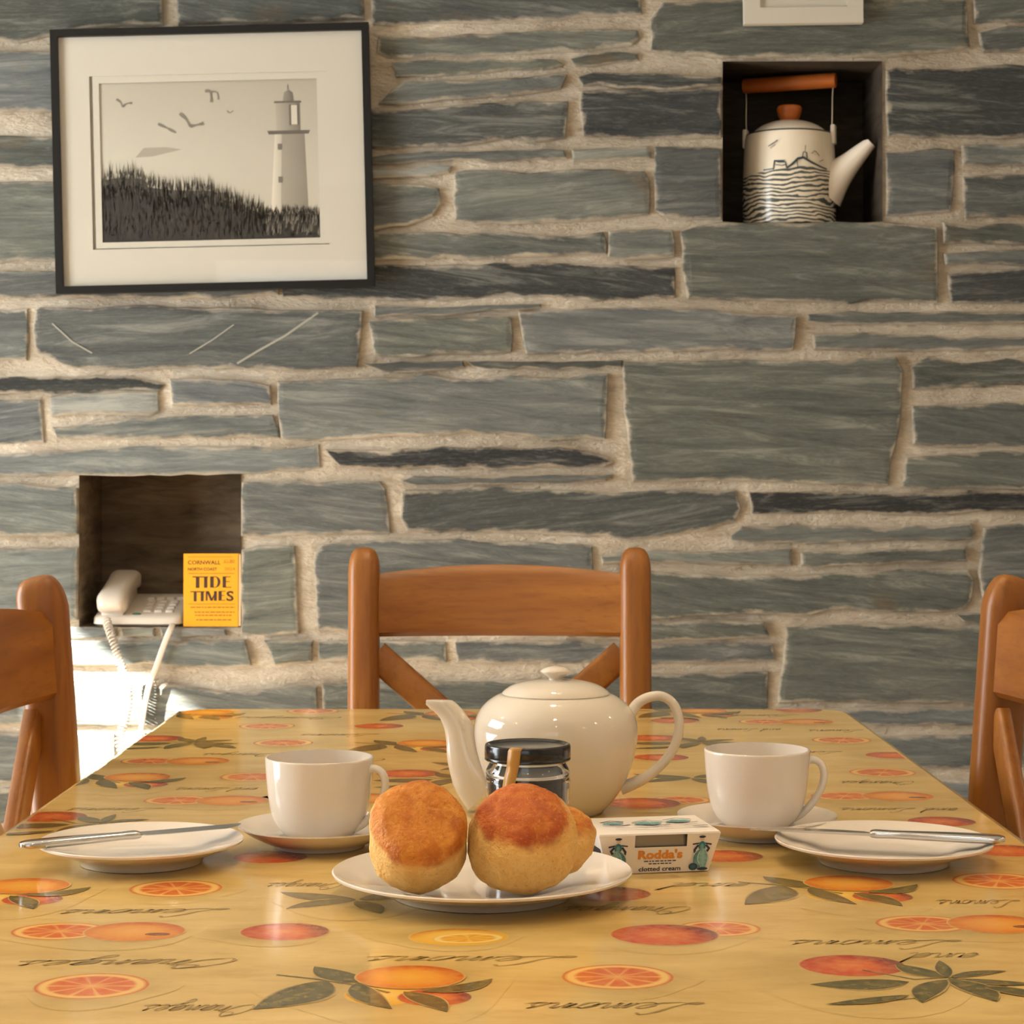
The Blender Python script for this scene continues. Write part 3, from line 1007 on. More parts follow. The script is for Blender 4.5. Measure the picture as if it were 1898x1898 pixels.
def mot_lemon():
    p = Print()
    p.halo(-.006, .0, .05, .036, OLIVE, 0.40)
    p.disc(0, 0, .030, .023, f_lemon)
    p.disc(.006, -.004, .021, .013, lambda r, a: (246, 212, 130) if r > .85 else mixc((240, 190, 80), (226, 160, 50), abs(sin(a * 4))), rot=.15)
    return p.build('lemon_half_print')
def mot_leaves():
    p = Print()
    p.halo(0, 0, .06, .06, OLIVE, 0.30)
    p.leaf(.0, .0, -.055, .026, .024, .004)
    p.leaf(.0, .0, -.045, -.03, .020, -.004)
    p.leaf(.002, .0, .045, .02, .022, .003)
    p.leaf(.0, -.004, .02, -.045, .018, .002)
    return p.build('leaf_spray_print')

# looping handwriting
GL = {
 'l': ([(0, 0), (.45, .9), (.62, 1.7), (.45, 2.0), (.28, 1.6), (.22, .6), (.35, .05), (.6, .12)], .60),
 'L': ([(1.3, 1.75), (1.05, 2.05), (.75, 1.6), (.55, .7), (.2, 0.05), (-.15, .1), (.1, .3), (.6, .0), (1.1, .1)], 1.15),
 'e': ([(0, .1), (.4, .5), (.5, .85), (.3, 1.0), (.1, .6), (.2, .1), (.5, 0), (.75, .2)], .75),
 'm': ([(0, .2), (.15, .95), (.2, .1), (.25, .5), (.45, .95), (.52, .1), (.58, .5), (.8, .95), (.88, .1), (1.1, .15)], 1.1),
 'n': ([(0, .2), (.15, .95), (.2, .1), (.28, .5), (.5, .95), (.6, .1), (.85, .15)], .85),
 'o': ([(0, .2), (.3, .95), (.08, .6), (.15, .05), (.5, .1), (.55, .7), (.35, .98), (.6, .8), (.85, .85)], .8),
 's': ([(0, .1), (.35, 1.0), (.3, .7), (.5, .3), (.35, 0), (.1, .1), (.5, .05), (.8, .2)], .75),
 'O': ([(.9, 1.9), (.3, 1.5), (.05, .7), (.35, .05), (1.0, .3), (1.3, 1.2), (1.0, 1.95), (.6, 1.7), (.75, 1.3), (1.5, 1.2)], 1.45),
 'r': ([(0, .2), (.2, 1.0), (.3, .85), (.5, .9), (.48, .1), (.75, .15)], .72),
 'a': ([(.05, .2), (.5, .95), (.2, .9), (.05, .4), (.25, .0), (.5, .5), (.55, .95), (.58, .1), (.85, .15)], .85),
 'g': ([(.05, .2), (.5, .95), (.2, .9), (.05, .4), (.25, .05), (.5, .5), (.55, .95), (.5, -.6), (.3, -.95), (.15, -.6), (.85, .15)], .85),
 'd': ([(.05, .2), (.5, .95), (.2, .9), (.05, .4), (.25, .0), (.5, .5), (.65, 2.0), (.58, .1), (.85, .15)], .9),
 ' ': ([], .7)}
def mot_script(word, xh, name):
    p = Print()
    x = 0.0
    pts = []
    def flush():
        nonlocal pts
        if len(pts) > 1:
            q = cr(pts, 5)
            p.stroke([((a + b * 0.45) * xh, b * xh) for a, b in q], xh * 0.10, (120, 98, 54), .62)
        pts = []
    for ch in word:
        g, adv = GL[ch]
        if not g: flush()
        for a, b in g: pts.append((x + a * 1.0, b))
        x += adv
    flush()
    p.f = p.f
    w = x * xh
    p.v = [(a - w / 2, b - xh * .5, c) for a, b, c in p.v]
    return p.build(name), w
MOT = dict(A=mot_orange_leaves(), B=mot_branch(), C=mot_slice(), D=mot_pair(), E=mot_red(), H=mot_red_half(), F=mot_lemon(), G=mot_leaves())
MN = dict(A='orange_and_leaves_print', B='orange_branch_print', C='orange_slice_print', D='orange_and_half_print', E='red_orange_print',
          H='red_orange_and_half_print', F='lemon_half_print', G='leaf_spray_print')
def put(kind, px, py, s=1.0, rot=0.0):
    p = tab(px, py)
    o = bpy.data.objects.new(MN[kind], MOT[kind])
    link(o, CLOTH)
    put.k += 1
    o.location = (p.x, p.y, TZ + 0.00010 + (put.k % 5) * 0.000008)
    # trim the print where the cloth turns over the table edge
    hw, fy, c = THW - .0095, TCY + THL - .0095, .026
    planes = [((-hw, 0), (-1, 0)), ((hw, 0), (1, 0)), ((0, fy), (0, 1)), ((-hw, fy - c), (-.7071, .7071)), ((hw, fy - c), (.7071, .7071))]
    xs = [v.co.x + p.x for v in o.data.vertices]; ys = [v.co.y + p.y for v in o.data.vertices]
    if min(xs) < -hw or max(xs) > hw or max(ys) > fy - c:
        me = o.data.copy()
        bm = bmesh.new(); bm.from_mesh(me)
        for (ax, ay), (nx, ny) in planes:
            bmesh.ops.bisect_plane(bm, geom=bm.verts[:] + bm.edges[:] + bm.faces[:], plane_co=(ax + TCX - p.x, ay - p.y, 0), plane_no=(nx, ny, 0), clear_outer=True)
        bm.to_mesh(me); bm.free()
        o.data = me
put.k = 0
for k, x, y, *r in [
    ('A', 760, 1812), ('A', 1573, 1638), ('A', 46, 1643), ('A', 255, 1441), ('A', 385, 1321), ('A', 1300, 1318), ('A', 835, 1323), ('A', 790, 1378),
    ('B', 1580, 1790), ('B', 92, 1514), ('B', 288, 1369), ('B', 757, 1434), ('B', 1212, 1368),
    ('C', 170, 1828), ('C', 326, 1647), ('C', 1145, 1811), ('C', 1850, 1633), ('C', 470, 1440), ('C', 525, 1377), ('C', 495, 1346), ('C', 1636, 1432), ('C', 580, 1318), ('C', 1560, 1372),
    ('D', 215, 1727), ('D', 405, 1484), ('D', 1815, 1713), ('D', 1640, 1476), ('D', 345, 1411), ('D', 1475, 1338), ('D', 660, 1480),
    ('E', 528, 1727), ('E', 500, 1589), ('E', 1345, 1587), ('E', 702, 1346), ('E', 1225, 1404), ('E', 1655, 1400), ('E', 1480, 1316), ('E', 1866, 1577), ('E', 1745, 1523), ('E', 1130, 1657), ('E', 1250, 1336),
    ('H', 1232, 1733), ('H', 1190, 1489),
    ('F', 850, 1737), ('F', 940, 1330), ('F', 1100, 1334),
    ('G', 660, 1668), ('G', 1282, 1442), ('G', 900, 1420), ('G', 1010, 1560)]:
    put(k, x, y)
# the pattern runs on towards the viewer, below the frame
for k, x, y in (('C', 450, 2060), ('B', 760, 2190), ('E', 1200, 2080), ('A', 1300, 2300), ('H', 330, 2280), ('D', 1000, 2000), ('F', 1560, 2020)):
    put(k, x, y)
def put_script(word, x0, x1, py, turn=0.0):
    a, b = tab(x0, py), tab(x1, py)
    name = 'script_print'
    me, w = mot_script(word, 0.0125, name)
    o = bpy.data.objects.new(name, me)
    link(o, CLOTH)
    o.location = ((a.x + b.x) / 2, a.y, TZ + 0.00028)
    o.rotation_euler = (0, 0, pi + turn)
    s = (b.x - a.x) / w
    o.scale = (s, 1.0, 1)
put_script('Lemons', 689, 1062, 1777)
put_script('Oranges', 46, 452, 1783, .05)
put_script('Lemons', 120, 418, 1689, .04)
put_script('Oranges', 1050, 1290, 1684)
put_script('Lemons', 1470, 1778, 1747)
put_script('and', 1690, 1823, 1771)
put_script('Lemons', 1740, 1890, 1672)
put_script('Oranges', 270, 480, 1868)
put_script('Lemons', 980, 1300, 1864)
for w, x0, x1, y in (('Lemons', 130, 300, 1500), ('and Lemons', 330, 480, 1462), ('Oranges', 1560, 1700, 1450), ('and Lemons', 1560, 1780, 1500), ('Lemons', 1440, 1560, 1394),
                     ('Oranges', 380, 520, 1398), ('Lemons', 560, 700, 1362), ('Oranges', 440, 640, 1330), ('and Lemons', 1330, 1450, 1352), ('Lemons', 1500, 1600, 1354),
                     ('Oranges', 560, 720, 1408), ('Lemons', 1330, 1480, 1326), ('and', 1250, 1400, 1640), ('Oranges', 500, 640, 1640)):
    put_script(w, x0, x1, y)

# ------------------------------------------------------------------ chairs
def make_chair():
    root = empty('dining_chair')
    yf = lambda z: (z - .75) * .068 if z > .45 else -.0204 + (.45 - z) * .10
    DP, WP_ = .024, .0215                      # post half-depth, half-width
    H = .938
    sec = rrect(1.0, 1.0, .62, 5)
    for s in (-1, 1):
        zs = [0, .15, .30, .45, .60, .72, .82, .88, .905]
        path = [(s * (.184 + (.004 if z > .7 else 0)), yf(z) + DP, z, WP_ * (1 if z > .3 else .9), DP * (1 if z > .3 else .85)) for z in zs]
        for k in range(1, 8):                  # domed top
            a = k / 7 * pi / 2
            z = .905 + sin(a) * (H - .905)
            sc = max(cos(a) ** 0.55, 0.10)
            path.append((s * .188, yf(z) + DP + .006 * sin(a), z, WP_ * sc, DP * sc))
        sweep('rear_post', path, sec, M['wood_v'], root, up=(0, 1, 0), angle=70)
    # crest rail: bowed in plan, arched on top
    n = 18
    verts, faces = [], []
    for i in range(n + 1):
        t = i / n * 2 - 1
        x = t * .168
        bow = .020 * (1 - t * t)
        zt = .903 + .012 * (1 - t * t); zb = .8165
        r = .006
        prof = [(-.011, zb + r), (-.011 + r, zb), (.011 - r, zb), (.011, zb + r), (.011, zt - r), (.011 - r, zt), (-.011 + r * 1.6, zt), (-.011, zt - r * 2.2)]
        for y, z in prof:
            verts.append((x, yf(z) + .022 + bow + y, z))
    m = 8
    for i in range(n):
        for j in range(m):
            k = (j + 1) % m
            faces.append((i * m + j, (i + 1) * m + j, (i + 1) * m + k, i * m + k))
    faces.append(tuple(range(m))); faces.append(tuple(n * m + j for j in reversed(range(m))))
    o = mesh('crest_rail', verts, faces, M['wood_h'], root, smooth=True, angle=45)
    bmx = bmesh.new(); bmx.from_mesh(o.data); bmesh.ops.recalc_face_normals(bmx, faces=bmx.faces); bmx.to_mesh(o.data); bmx.free()
    # crossed braces of the X back
    for s, dy in ((-1, .010), (1, .026)):
        a, b = Vector((s * .172, 0, .792)), Vector((-s * .172, 0, .490))
        path = []
        for k in range(9):
            p = a.lerp(b, k / 8)
            path.append((p.x, yf(p.z) + .012 + dy, p.z, .020, .008))
        sweep('cross_brace', path, rrect(1, 1, .3, 2), M['wood_d'], root, up=(0, 1, 0))
    box('lower_back_rail', (-.165, yf(.48) + .012, .462), (.165, yf(.48) + .034, .500), M['wood_h'], root, .003)
    # seat, legs, rails
    seat = []
    bm = bmesh.new()
    outline = [(-.205, -.40), (.205, -.40), (.188, -.022), (-.188, -.022)]
    f = bm.faces.new([bm.verts.new((x, y, .425)) for x, y in outline])
    r = bmesh.ops.extrude_face_region(bm, geom=[f])
    for v in r['geom']:
        if isinstance(v, bmesh.types.BMVert): v.co.z = .452
    bmesh.ops.bevel(bm, geom=bm.edges[:], offset=.007, segments=3, profile=.5, affect='EDGES')
    bm_obj('seat', bm, M['wood_h'], root, True, 40)
    for s in (-1, 1):
        box('front_leg', (s * .180 - .019, -.388, 0), (s * .180 + .019, -.350, .426), M['wood_v'], root, .005)
        box('side_rail', (s * .178 - .010, -.350, .365), (s * .178 + .010, -.012, .425), M['wood_h'], root, .002)
        box('stretcher', (s * .180 - .009, -.352, .150), (s * .180 + .009, .014, .178), M['wood_h'], root, .003)
    box('front_rail', (-.161, -.380, .365), (.161, -.360, .425), M['wood_h'], root, .002)
    return root
ch = make_chair()
ch.location = (P(926, 0, 2.85).x, 2.85, 0)
tag(ch, 'oak cross-back chair at the far end of the table, behind the teapot', 'chair', 'oak dining chairs')
c2 = copy_tree(ch); c2.location = (-.440, 1.916, 0); c2.rotation_euler = (0, 0, pi / 2)
tag(c2, 'oak chair tucked in at the left side of the table, cut off by the edge', 'chair', 'oak dining chairs')
c3 = copy_tree(ch); c3.location = (.4685, 1.925, 0); c3.rotation_euler = (0, 0, -pi / 2)
tag(c3, 'oak chair tucked in at the right side of the table, mostly out of view', 'chair', 'oak dining chairs')
# ------------------------------------------------------------------ crockery
def plate_profile(R, h, well=.0065, foot=.56):
    return [(0, well), (.50 * R, well), (.60 * R, well + .0015), (.70 * R, well + .0045), (.86 * R, h * .74), (.975 * R, h - .0006), (.99 * R, h), (R, h - .0007),
            (.995 * R, h - .0022), (.86 * R, h * .62), (.70 * R, .0070), (.62 * R, .0035), (.595 * R, .0), ((foot - .01) * R, .0), ((foot - .03) * R, .003), (0, .003)]
def place_plate(name, x, y, R, h, label, group=None):
    o = lathe(name, plate_profile(R, h), M['china'], None, 96)
    o.location = (x, y, TZ + .0004)
    tag(o, label, 'plate' if name == 'plate' else 'saucer', group)
    return o
SP = (P(894, 0, 1.44).x, 1.44)     # scone plate centre
LP = (P(262, 0, 1.561).x, 1.561)
RP = (P(1638, 0, 1.561).x, 1.561)
LC = (P(592, 0, 1.629).x, 1.629)
RC = (P(1403, 0, 1.674).x, 1.674)
place_plate('plate', SP[0], SP[1], .1040, .0178, 'white china plate in the foreground carrying two golden scones')
place_plate('plate', LP[0], LP[1], .0765, .0175, 'white side plate with a knife across it, left of the scones', 'side plates with knives')
place_plate('plate', RP[0], RP[1], .0815, .0178, 'white side plate with a knife across it, right of the cream carton', 'side plates with knives')
def saucer(x, y, label):
    R = .064
    prof = [(0, .0062), (.030, .0062), (.031, .0070), (.036, .0066), (.045, .0085), (.056, .0135), (.0630, .0172), (R, .0176), (R, .0165), (.056, .0110), (.045, .0050),
            (.037, .0030), (.0355, 0), (.0325, 0), (.031, .0025), (0, .0025)]
    o = lathe('saucer', prof, M['china'], None, 96)
    o.location = (x, y, TZ + .0004)
    tag(o, label, 'saucer', 'saucers under the teacups')
saucer(*LC, 'white saucer under the teacup left of the teapot')
saucer(*RC, 'white saucer under the teacup right of the teapot')

def teacup(x, y, rotz, label):
    root = empty('teacup', (x, y, TZ + .0068), (0, 0, rotz))
    tag(root, label, 'cup', 'white teacups')
    H = .0635
    out = cr([(.0245, 0), (.0262, .0022), (.0315, .0075), (.0365, .0165), (.0395, .0290), (.0412, .0440), (.0422, .0570), (.0425, H - .0006)], 3)
    inn = cr([(.0409, H), (.0404, .0560), (.0394, .0440), (.0377, .0290), (.0345, .0170), (.0290, .0085), (.020, .0050), (0.0, .0045)], 3)
    prof = [(0, .0015), (.0215, .0015), (.0225, 0)] + out + [(.0420, H)] + inn
    lathe('cup_body', prof, M['china'], root, 80, 60)
    pth = cr([(.0375, 0, .0530, .0036, .0058), (.0445, 0, .0555, .0031, .0048), (.0510, 0, .0520, .0030, .0043), (.0535, 0, .0435, .0030, .0042), (.0510, 0, .0320, .0030, .0042),
              (.0440, 0, .0205, .0030, .0044), (.0360, 0, .0125, .0033, .0052), (.0290, 0, .0085, .0036, .0060)], 5)
    sweep('cup_handle', pth, circ(14), M['china'], root, up=(0, 1, 0))
teacup(*LC, radians(-12), 'white china teacup left of the teapot, beside the golden scones')
teacup(*RC, radians(-6), 'white china teacup right of the teapot, behind the knife')

# teapot
def make_teapot():
    Y = 1.793; k = Y / F
    root = empty('teapot', (P(1030, 0, Y).x, Y, TZ + .0005))
    tag(root, 'white china teapot with round knob lid behind the jam jar', 'teapot')
    z = lambda y: (CZ - TZ) - (y - HY) * k
    x = lambda px: (px - 1030) * k
    prof = [(0, .0025), (.036, .0025), (.0375, 0), (.0405, 0)]
    prof += cr([(.0425, .0025), (.0500, .0105), (.0590, .0240), (.0662, .0420), (.0702, .0600), (.0706, .0735), (.0672, .0850), (.0600, .0940), (.0515, .0998), (.0470, .1012)], 4)
    prof += [(.0455, .1010), (.0450, .0990)] + cr([(.0460, .0970), (.0560, .0910), (.0640, .0820), (.0670, .0730), (.0660, .0600), (.0560, .0280), (.0420, .0080), (0, .0060)], 3)
    lathe('pot_body', prof, M['china_pot'], root, 96, 60)
    lid = lathe('lid', [(0, .1000), (.044, .1000), (.0462, .1012)] + cr([(.0466, .1022), (.0440, .1048), (.0370, .1090), (.0250, .1122), (.0130, .1134), (.0075, .1138)], 4) +
                [(0, .1139)], M['china_pot'], root, 80, 60)
    lathe('knob', cr([(.0062, .1132), (.0060, .1152), (.0085, .1172), (.0124, .1200), (.0130, .1215), (.0105, .1235), (.0062, .1250), (0.0, .1258)], 4), M['china_pot'], lid, 40, 60)
    pts = [(905, 1462, 56, 34), (884, 1440, 48, 32), (866, 1405, 38, 27), (857, 1370, 31, 23), (846, 1342, 25, 20), (832, 1320, 21, 17), (815, 1306, 18, 15), (800, 1300, 15, 12), (790, 1299, 9, 9)]
    path = cr([(x(a), 0, z(b), r1 * k, r2 * k) for a, b, r1, r2 in pts], 5)
    # the mouth of the spout is cut level
    o = sweep('spout', path, circ(28), M['china_pot'], root, up=(0, 1, 0), angle=75)
    zc = z(1299)
    for v in o.data.vertices:
        if v.co.z > zc: v.co.z = zc + (v.co.z - zc) * .06
    hp = [(1150, 1342), (1166, 1328), (1182, 1305), (1204, 1293), (1228, 1292), (1248, 1306), (1258, 1332), (1257, 1362), (1246, 1392), (1226, 1418), (1200, 1440), (1172, 1454), (1150, 1462)]
    rr = [13, 11.5, 10, 9.2, 9, 9, 9, 9, 9, 9.2, 10, 11.5, 13]
    sweep('handle', cr([(x(a), 0, z(b), r * k, r * k * 1.15) for (a, b), r in zip(hp, rr)], 5), circ(18), M['china_pot'], root, up=(0, 1, 0))
make_teapot()

# ------------------------------------------------------------------ jam jar
def glass_mat():
    t = NT('clear_jar_glass')
    return t.set(col=(1, 1, 1, 1), rough=0.0, trans=1.0, ior=1.47)
M['glass'] = glass_mat()
M['jam'] = NT('dark_berry_jam').set(col=rgb(26, 9, 11), rough=.25, spec=.2)
M['gold_tape'] = NT('gold_paper_tape').set(col=rgb(184, 134, 60), rough=.35)
def make_jar():
    Y = 1.585; k = Y / F
    root = empty('jam_jar', (P(978, 0, Y).x, Y, TZ + .0005))
    tag(root, 'glass jam jar with black lid and gold tape seal between scones and teapot', 'jar')
    R = .0322
    out = [(0, .0015), (.024, .0015), (.026, 0), (.0295, .001), (R, .004), (R, .052)] + \
          cr([(R, .054), (R * 1.012, .0575), (R * .99, .0600), (R * .985, .0620), (R * 1.0, .0640), (R * .97, .0672), (R * .925, .0700), (R * .90, .0715)], 3) + [(R * .90, .0790)]
    inn = [(R * .84, .0790), (R * .84, .0705), (R * .93, .0650), (R * .94, .0560), (R * .94, .006), (R * .80, .0035), (0, .0035)]
    lathe('jar_glass', out + inn, M['glass'], root, 72, 40)
    lathe('jam', [(0, .0040), (R * .79, .0040), (R * .925, .0065), (R * .925, .0610), (R * .85, .0605), (0, .0605)], M['jam'], root, 48, 40)
    rl = .0329
    lid = lathe('jar_lid', [(0, .0790), (R * .905, .0790), (R * .905, .0735), (rl * .985, .0735), (rl, .0742), (rl, .0752), (rl * .99, .0758), (rl, .0768), (rl, .0838), (rl * .985, .0852), (rl * .95, .0858), (rl * .90, .0856),
                            (rl * .86, .0845), (rl * .80, .0842), (0, .0842)], M['black_lid'], root, 72, 35)
    # tape strip: over the rim of the lid, down the shoulder
    verts, faces = [], []
    prof = [(.72, .0846), (.86, .0850), (.93, .0862), (1.0, .0856), (1.02, .0838), (1.02, .0745), (.985, .0715), (1.015, .0660), (1.03, .0620), (1.035, .0560), (1.035, .0480)]
    for i, (r, zz) in enumerate(prof):
        a = -pi / 2 - .20 - (.0 + .028 * i)
        hw = .150
        for s in (-1, 0, 1):
            verts.append((rl * r * cos(a + s * hw) * 1.002, rl * r * sin(a + s * hw) * 1.002, zz))
    for i in range(len(prof) - 1):
        for s in (0, 1):
            faces.append((3 * i + s, 3 * i + s + 1, 3 * i + s + 4, 3 * i + s + 3))
    tp = mesh('tape_seal', verts, faces, M['gold_tape'], root, smooth=True)
    md = tp.modifiers.new('thickness', 'SOLIDIFY'); md.thickness = .0002; md.offset = 1
make_jar()

# ------------------------------------------------------------------ scones
def scone_mat(name, side1, side2, top1, top2, top3, lo, hi, axis=(0, 0, 1)):
    t = NT(name)
    oc = t.n('ShaderNodeTexCoord').outputs['Object']
    dt = t.n('ShaderNodeVectorMath', operation='DOT_PRODUCT')
    t.l(oc, dt.inputs[0]); dt.inputs[1].default_value = axis
    mp = lambda s: t.coords('Object', (s, s, s))
    n1 = t.noise(mp(70), 1.0, 5, .65, .4)
    n2 = t.noise(mp(420), 1.0, 3, .6)
    n3 = t.noise(mp(38), 1.0, 3, .6)
    hgt = t.math('ADD', dt.outputs['Value'], t.math('MULTIPLY', t.math('SUBTRACT', n3, .5), .018))
    mr = t.n('ShaderNodeMapRange', interpolation_type='SMOOTHSTEP')
    t.l(hgt, mr.inputs[0]); mr.inputs[1].default_value = lo; mr.inputs[2].default_value = hi
    side = t.mix(t.ramp(n1, [(.3, 0.0), (.7, 1.0)]), side1, side2)
    top = t.mix(t.ramp(n1, [(.32, 0.0), (.58, 1.0)]), top1, top2)
    top = t.mix(t.ramp(n3, [(.48, 0.0), (.68, 1.0)]), top, top3)
    c = t.mix(mr.outputs[0], side, top)
    spk = t.math('MULTIPLY', t.ramp(n2, [(.58, 0.0), (.72, 1.0)]), .30)
    c = t.mix(spk, c, rgb(120, 66, 22))
    c = t.mix(t.math('MULTIPLY', t.ramp(n2, [(.30, 1.0), (.42, 0.0)]), .30), c, rgb(236, 196, 124))
    t.bump(t.math('ADD', t.math('MULTIPLY', n1, .8), t.math('MULTIPLY', n2, .3)), .9, .006)
    return t.set(col=c, rough=t.math('MULTIPLY_ADD', mr.outputs[0], -.22, .72), spec=.35)
GOLD = (rgb(232, 178, 94), rgb(246, 208, 132))
M['scone_a'] = scone_mat('golden_scone', *GOLD, rgb(230, 156, 60), rgb(212, 128, 42), rgb(186, 98, 28), .008, .019)
M['scone_b'] = scone_mat('browned_scone', *GOLD, rgb(218, 130, 50), rgb(194, 96, 34), rgb(166, 72, 25), .0145, .0225)
def scone(name, rx, ry, h, e, seed, mat, parent, bulge=0.0, waist=0.0, seg=72, rows=44, top_in=0.0):
    verts, faces = [], []
    sgn = lambda v, p: math.copysign(abs(v) ** p, v)
    for i in range(rows + 1):
        ph = -pi / 2 + pi * i / rows
        for j in range(seg):
            th = 2 * pi * j / seg
            cz, sz = sgn(cos(ph), e), sgn(sin(ph), e * 1.1)
            q = sz
            wob = 1 + bulge * (1 - q * q) - top_in * max(0, q) ** 1.2 - waist * math.exp(-((q - .1) / .18) ** 2)
            p = Vector((rx * cz * wob * cos(th), ry * cz * wob * sin(th), h / 2 * sz))
            d = noise.noise(p * 42 + Vector((seed, 0, 0))) * .0027 + noise.noise(p * 110 + Vector((0, seed, 0))) * .0011 + noise.noise(p * 330 + Vector((0, seed, 5))) * .0006
            p += p.normalized() * d
            verts.append(p)
    for i in range(rows):
        for j in range(seg):
            k = (j + 1) % seg
            faces.append((i * seg + j, i * seg + k, (i + 1) * seg + k, (i + 1) * seg + j))
    faces.append(tuple(range(seg - 1, -1, -1))); faces.append(tuple(rows * seg + j for j in range(seg)))
    return mesh(name, verts, faces, mat, parent, smooth=True)
def rest(o, z):
    """drop a thing (mesh + children) so that its lowest vertex lies at z"""
    bpy.context.view_layer.update()
    low = 1e9
    for q in [o] + list(o.children):
        if q.type == 'MESH':
            low = min(low, min((q.matrix_world @ v.co).z for v in q.data.vertices))
    o.location.z += z - low
PZ = TZ + .0004 + .0070
s1 = scone('scone', .0325, .0325, .0540, .42, 3.0, M['scone_a'], None, .03, 0.0)
s1.location = (P(776, 0, 1.400).x - .0008, 1.405, .80)
s1.rotation_euler = (radians(47), radians(-4), radians(10))
tag(s1, 'golden scone tipped with its browned top towards the viewer, left on the plate', 'scone', 'scones on the plate')
rest(s1, PZ + .0012)
s2 = scone('scone', .0355, .0360, .0600, .55, 8.5, M['scone_b'], None, .06, 0.0, top_in=.10)
s2.location = (P(966, 0, 1.405).x + .0012, 1.412, .80)
s2.rotation_euler = (radians(27), radians(2), radians(-6))
tag(s2, 'larger scone with dark reddish-brown top, right on the plate', 'scone', 'scones on the plate')
lobe = scone('split_base', .0300, .0310, .0400, .60, 14.0, M['scone_a'], s2, .05)
lobe.location = (.0165, .0130, -.0085)
lobe.rotation_euler = (radians(-14), radians(12), .4)
rest(s2, PZ + .0006)

# ------------------------------------------------------------------ knives
def knife(tip, butt, zt, zb, label):
    a, b = Vector((*butt, zb)), Vector((*tip, zt))
    L = (b - a).length
    root = empty('table_knife', a)
    d = (b - a).normalized()
    rz = math.atan2(d.y, d.x); ry = -math.asin(d.z)
    root.rotation_euler = (0, ry, rz)
    tag(root, label, 'knife', 'table knives')
    hl = L * .50
    path = cr([(0.0, 0, 0, .0030, .0018), (.003, 0, 0, .0062, .0028), (.012, 0, 0, .0080, .0032), (hl * .5, 0, 0, .0072, .0032), (hl * .85, 0, 0, .0055, .0028), (hl, 0, 0, .0060, .0030), (hl + .004, 0, 0, .0050, .0022)], 4)
    sweep('knife_handle', path, rrect(1, 1, .7, 4), M['steel'], root, up=(0, 0, 1))
    # blade: flat, rounded tip
    n = 16
    verts, faces = [], []
    bl = L - hl - .003
    for i in range(n + 1):
        t = i / n
        x = hl + .003 + bl * t
        w0 = -.0060 - .0035 * min(1, t * 4) + (.0035 if t < .05 else 0)
        top = .0052
        if t > .75:
            q = (t - .75) / .25
            w0 = w0 * (1 - q ** 2.4) + .0035 * q ** 2.4
        th = .0011 * (1 - .5 * t)
        for y, zz in ((top, th), (w0, th * .25), (w0, -th * .25), (top, -th)):
            verts.append((x, y, zz))
    for i in range(n):
        for j in range(4):
            k = (j + 1) % 4
            faces.append((4 * i + j, 4 * i + k, 4 * i + 4 + k, 4 * i + 4 + j))
    faces.append((3, 2, 1, 0)); faces.append(tuple(4 * n + j for j in range(4)))
    mesh('blade', verts, faces, M['steel'], root, smooth=True, angle=30)
kz = .0213
t1, b1 = tab(450, 1531, kz), tab(37, 1567, kz)
knife(t1.xy, b1.xy, TZ + kz + .0010, TZ + kz, 'steel table knife lying across the side plate left of the scones')
t2, b2 = tab(1391, 1535, kz), tab(1863, 1556, kz)
knife(t2.xy, b2.xy, TZ + kz, TZ + kz, 'steel table knife lying across the side plate right of the cream carton')

# ------------------------------------------------------------------ clotted cream carton
M['carton'] = plain('white_carton_board', rgb(238, 230, 220), .55)
M['foil'] = NT('silver_tub_film').set(col=rgb(150, 146, 140), metal=.7, rough=.28)
M['tub_dark'] = plain('dark_tub_side', rgb(44, 38, 34), .5)
def ink_mat(name, base, rough):
    t = NT(name)
    at = t.n('ShaderNodeAttribute'); at.attribute_name = 'print'
    return t.set(col=t.mix(at.outputs['Alpha'], base, at.outputs['Color']), rough=rough)
M['carton_ink'] = ink_mat('carton_ink', rgb(238, 230, 220), .55)
M['orange_ink'] = plain('orange_ink', rgb(222, 140, 46), .5)
M['dark_ink'] = plain('dark_ink', rgb(46, 44, 48), .5)
def milkmaid():
    p = Print()
    teal, tl, navy, skin = (48, 120, 132), (104, 168, 172), (40, 58, 84), (214, 186, 166)
    p.disc(0, .0255, .0016, .0018, lambda r, a: skin, seg=16, rings=2)
    p.disc(0, .0272, .0026, .0010, lambda r, a: navy, seg=16, rings=2)
    p.stroke([(-.0075, .0212), (0, .0222), (.0075, .0208)], .0010, navy, 1.0)
    p.disc(0, .0195, .0028, .0040, lambda r, a: tl if r < .6 else teal, seg=20, rings=3)
    p.stroke([(-.0030, .0205), (-.0058, .0165), (-.0052, .0140)], .0016, navy, 1.0)
    p.stroke([(.0030, .0205), (.0056, .0175), (.0040, .0150)], .0016, navy, 1.0)
    p.leaf(.0012, .0180, -.0052, .0005, .0125, .0012, teal, tl)
    p.leaf(.0012, .0180, .0022, .0000, .0080, -.0006, tl, (140, 190, 190))
    p.disc(-.0062, .0028, .0036, .0030, lambda r, a: mixc(teal, navy, r), seg=20, rings=3)
    p.disc(.0012, .0008, .0042, .0013, lambda r, a: navy, seg=20, rings=2)
    return p.build('milkmaid_print', M['carton_ink'])
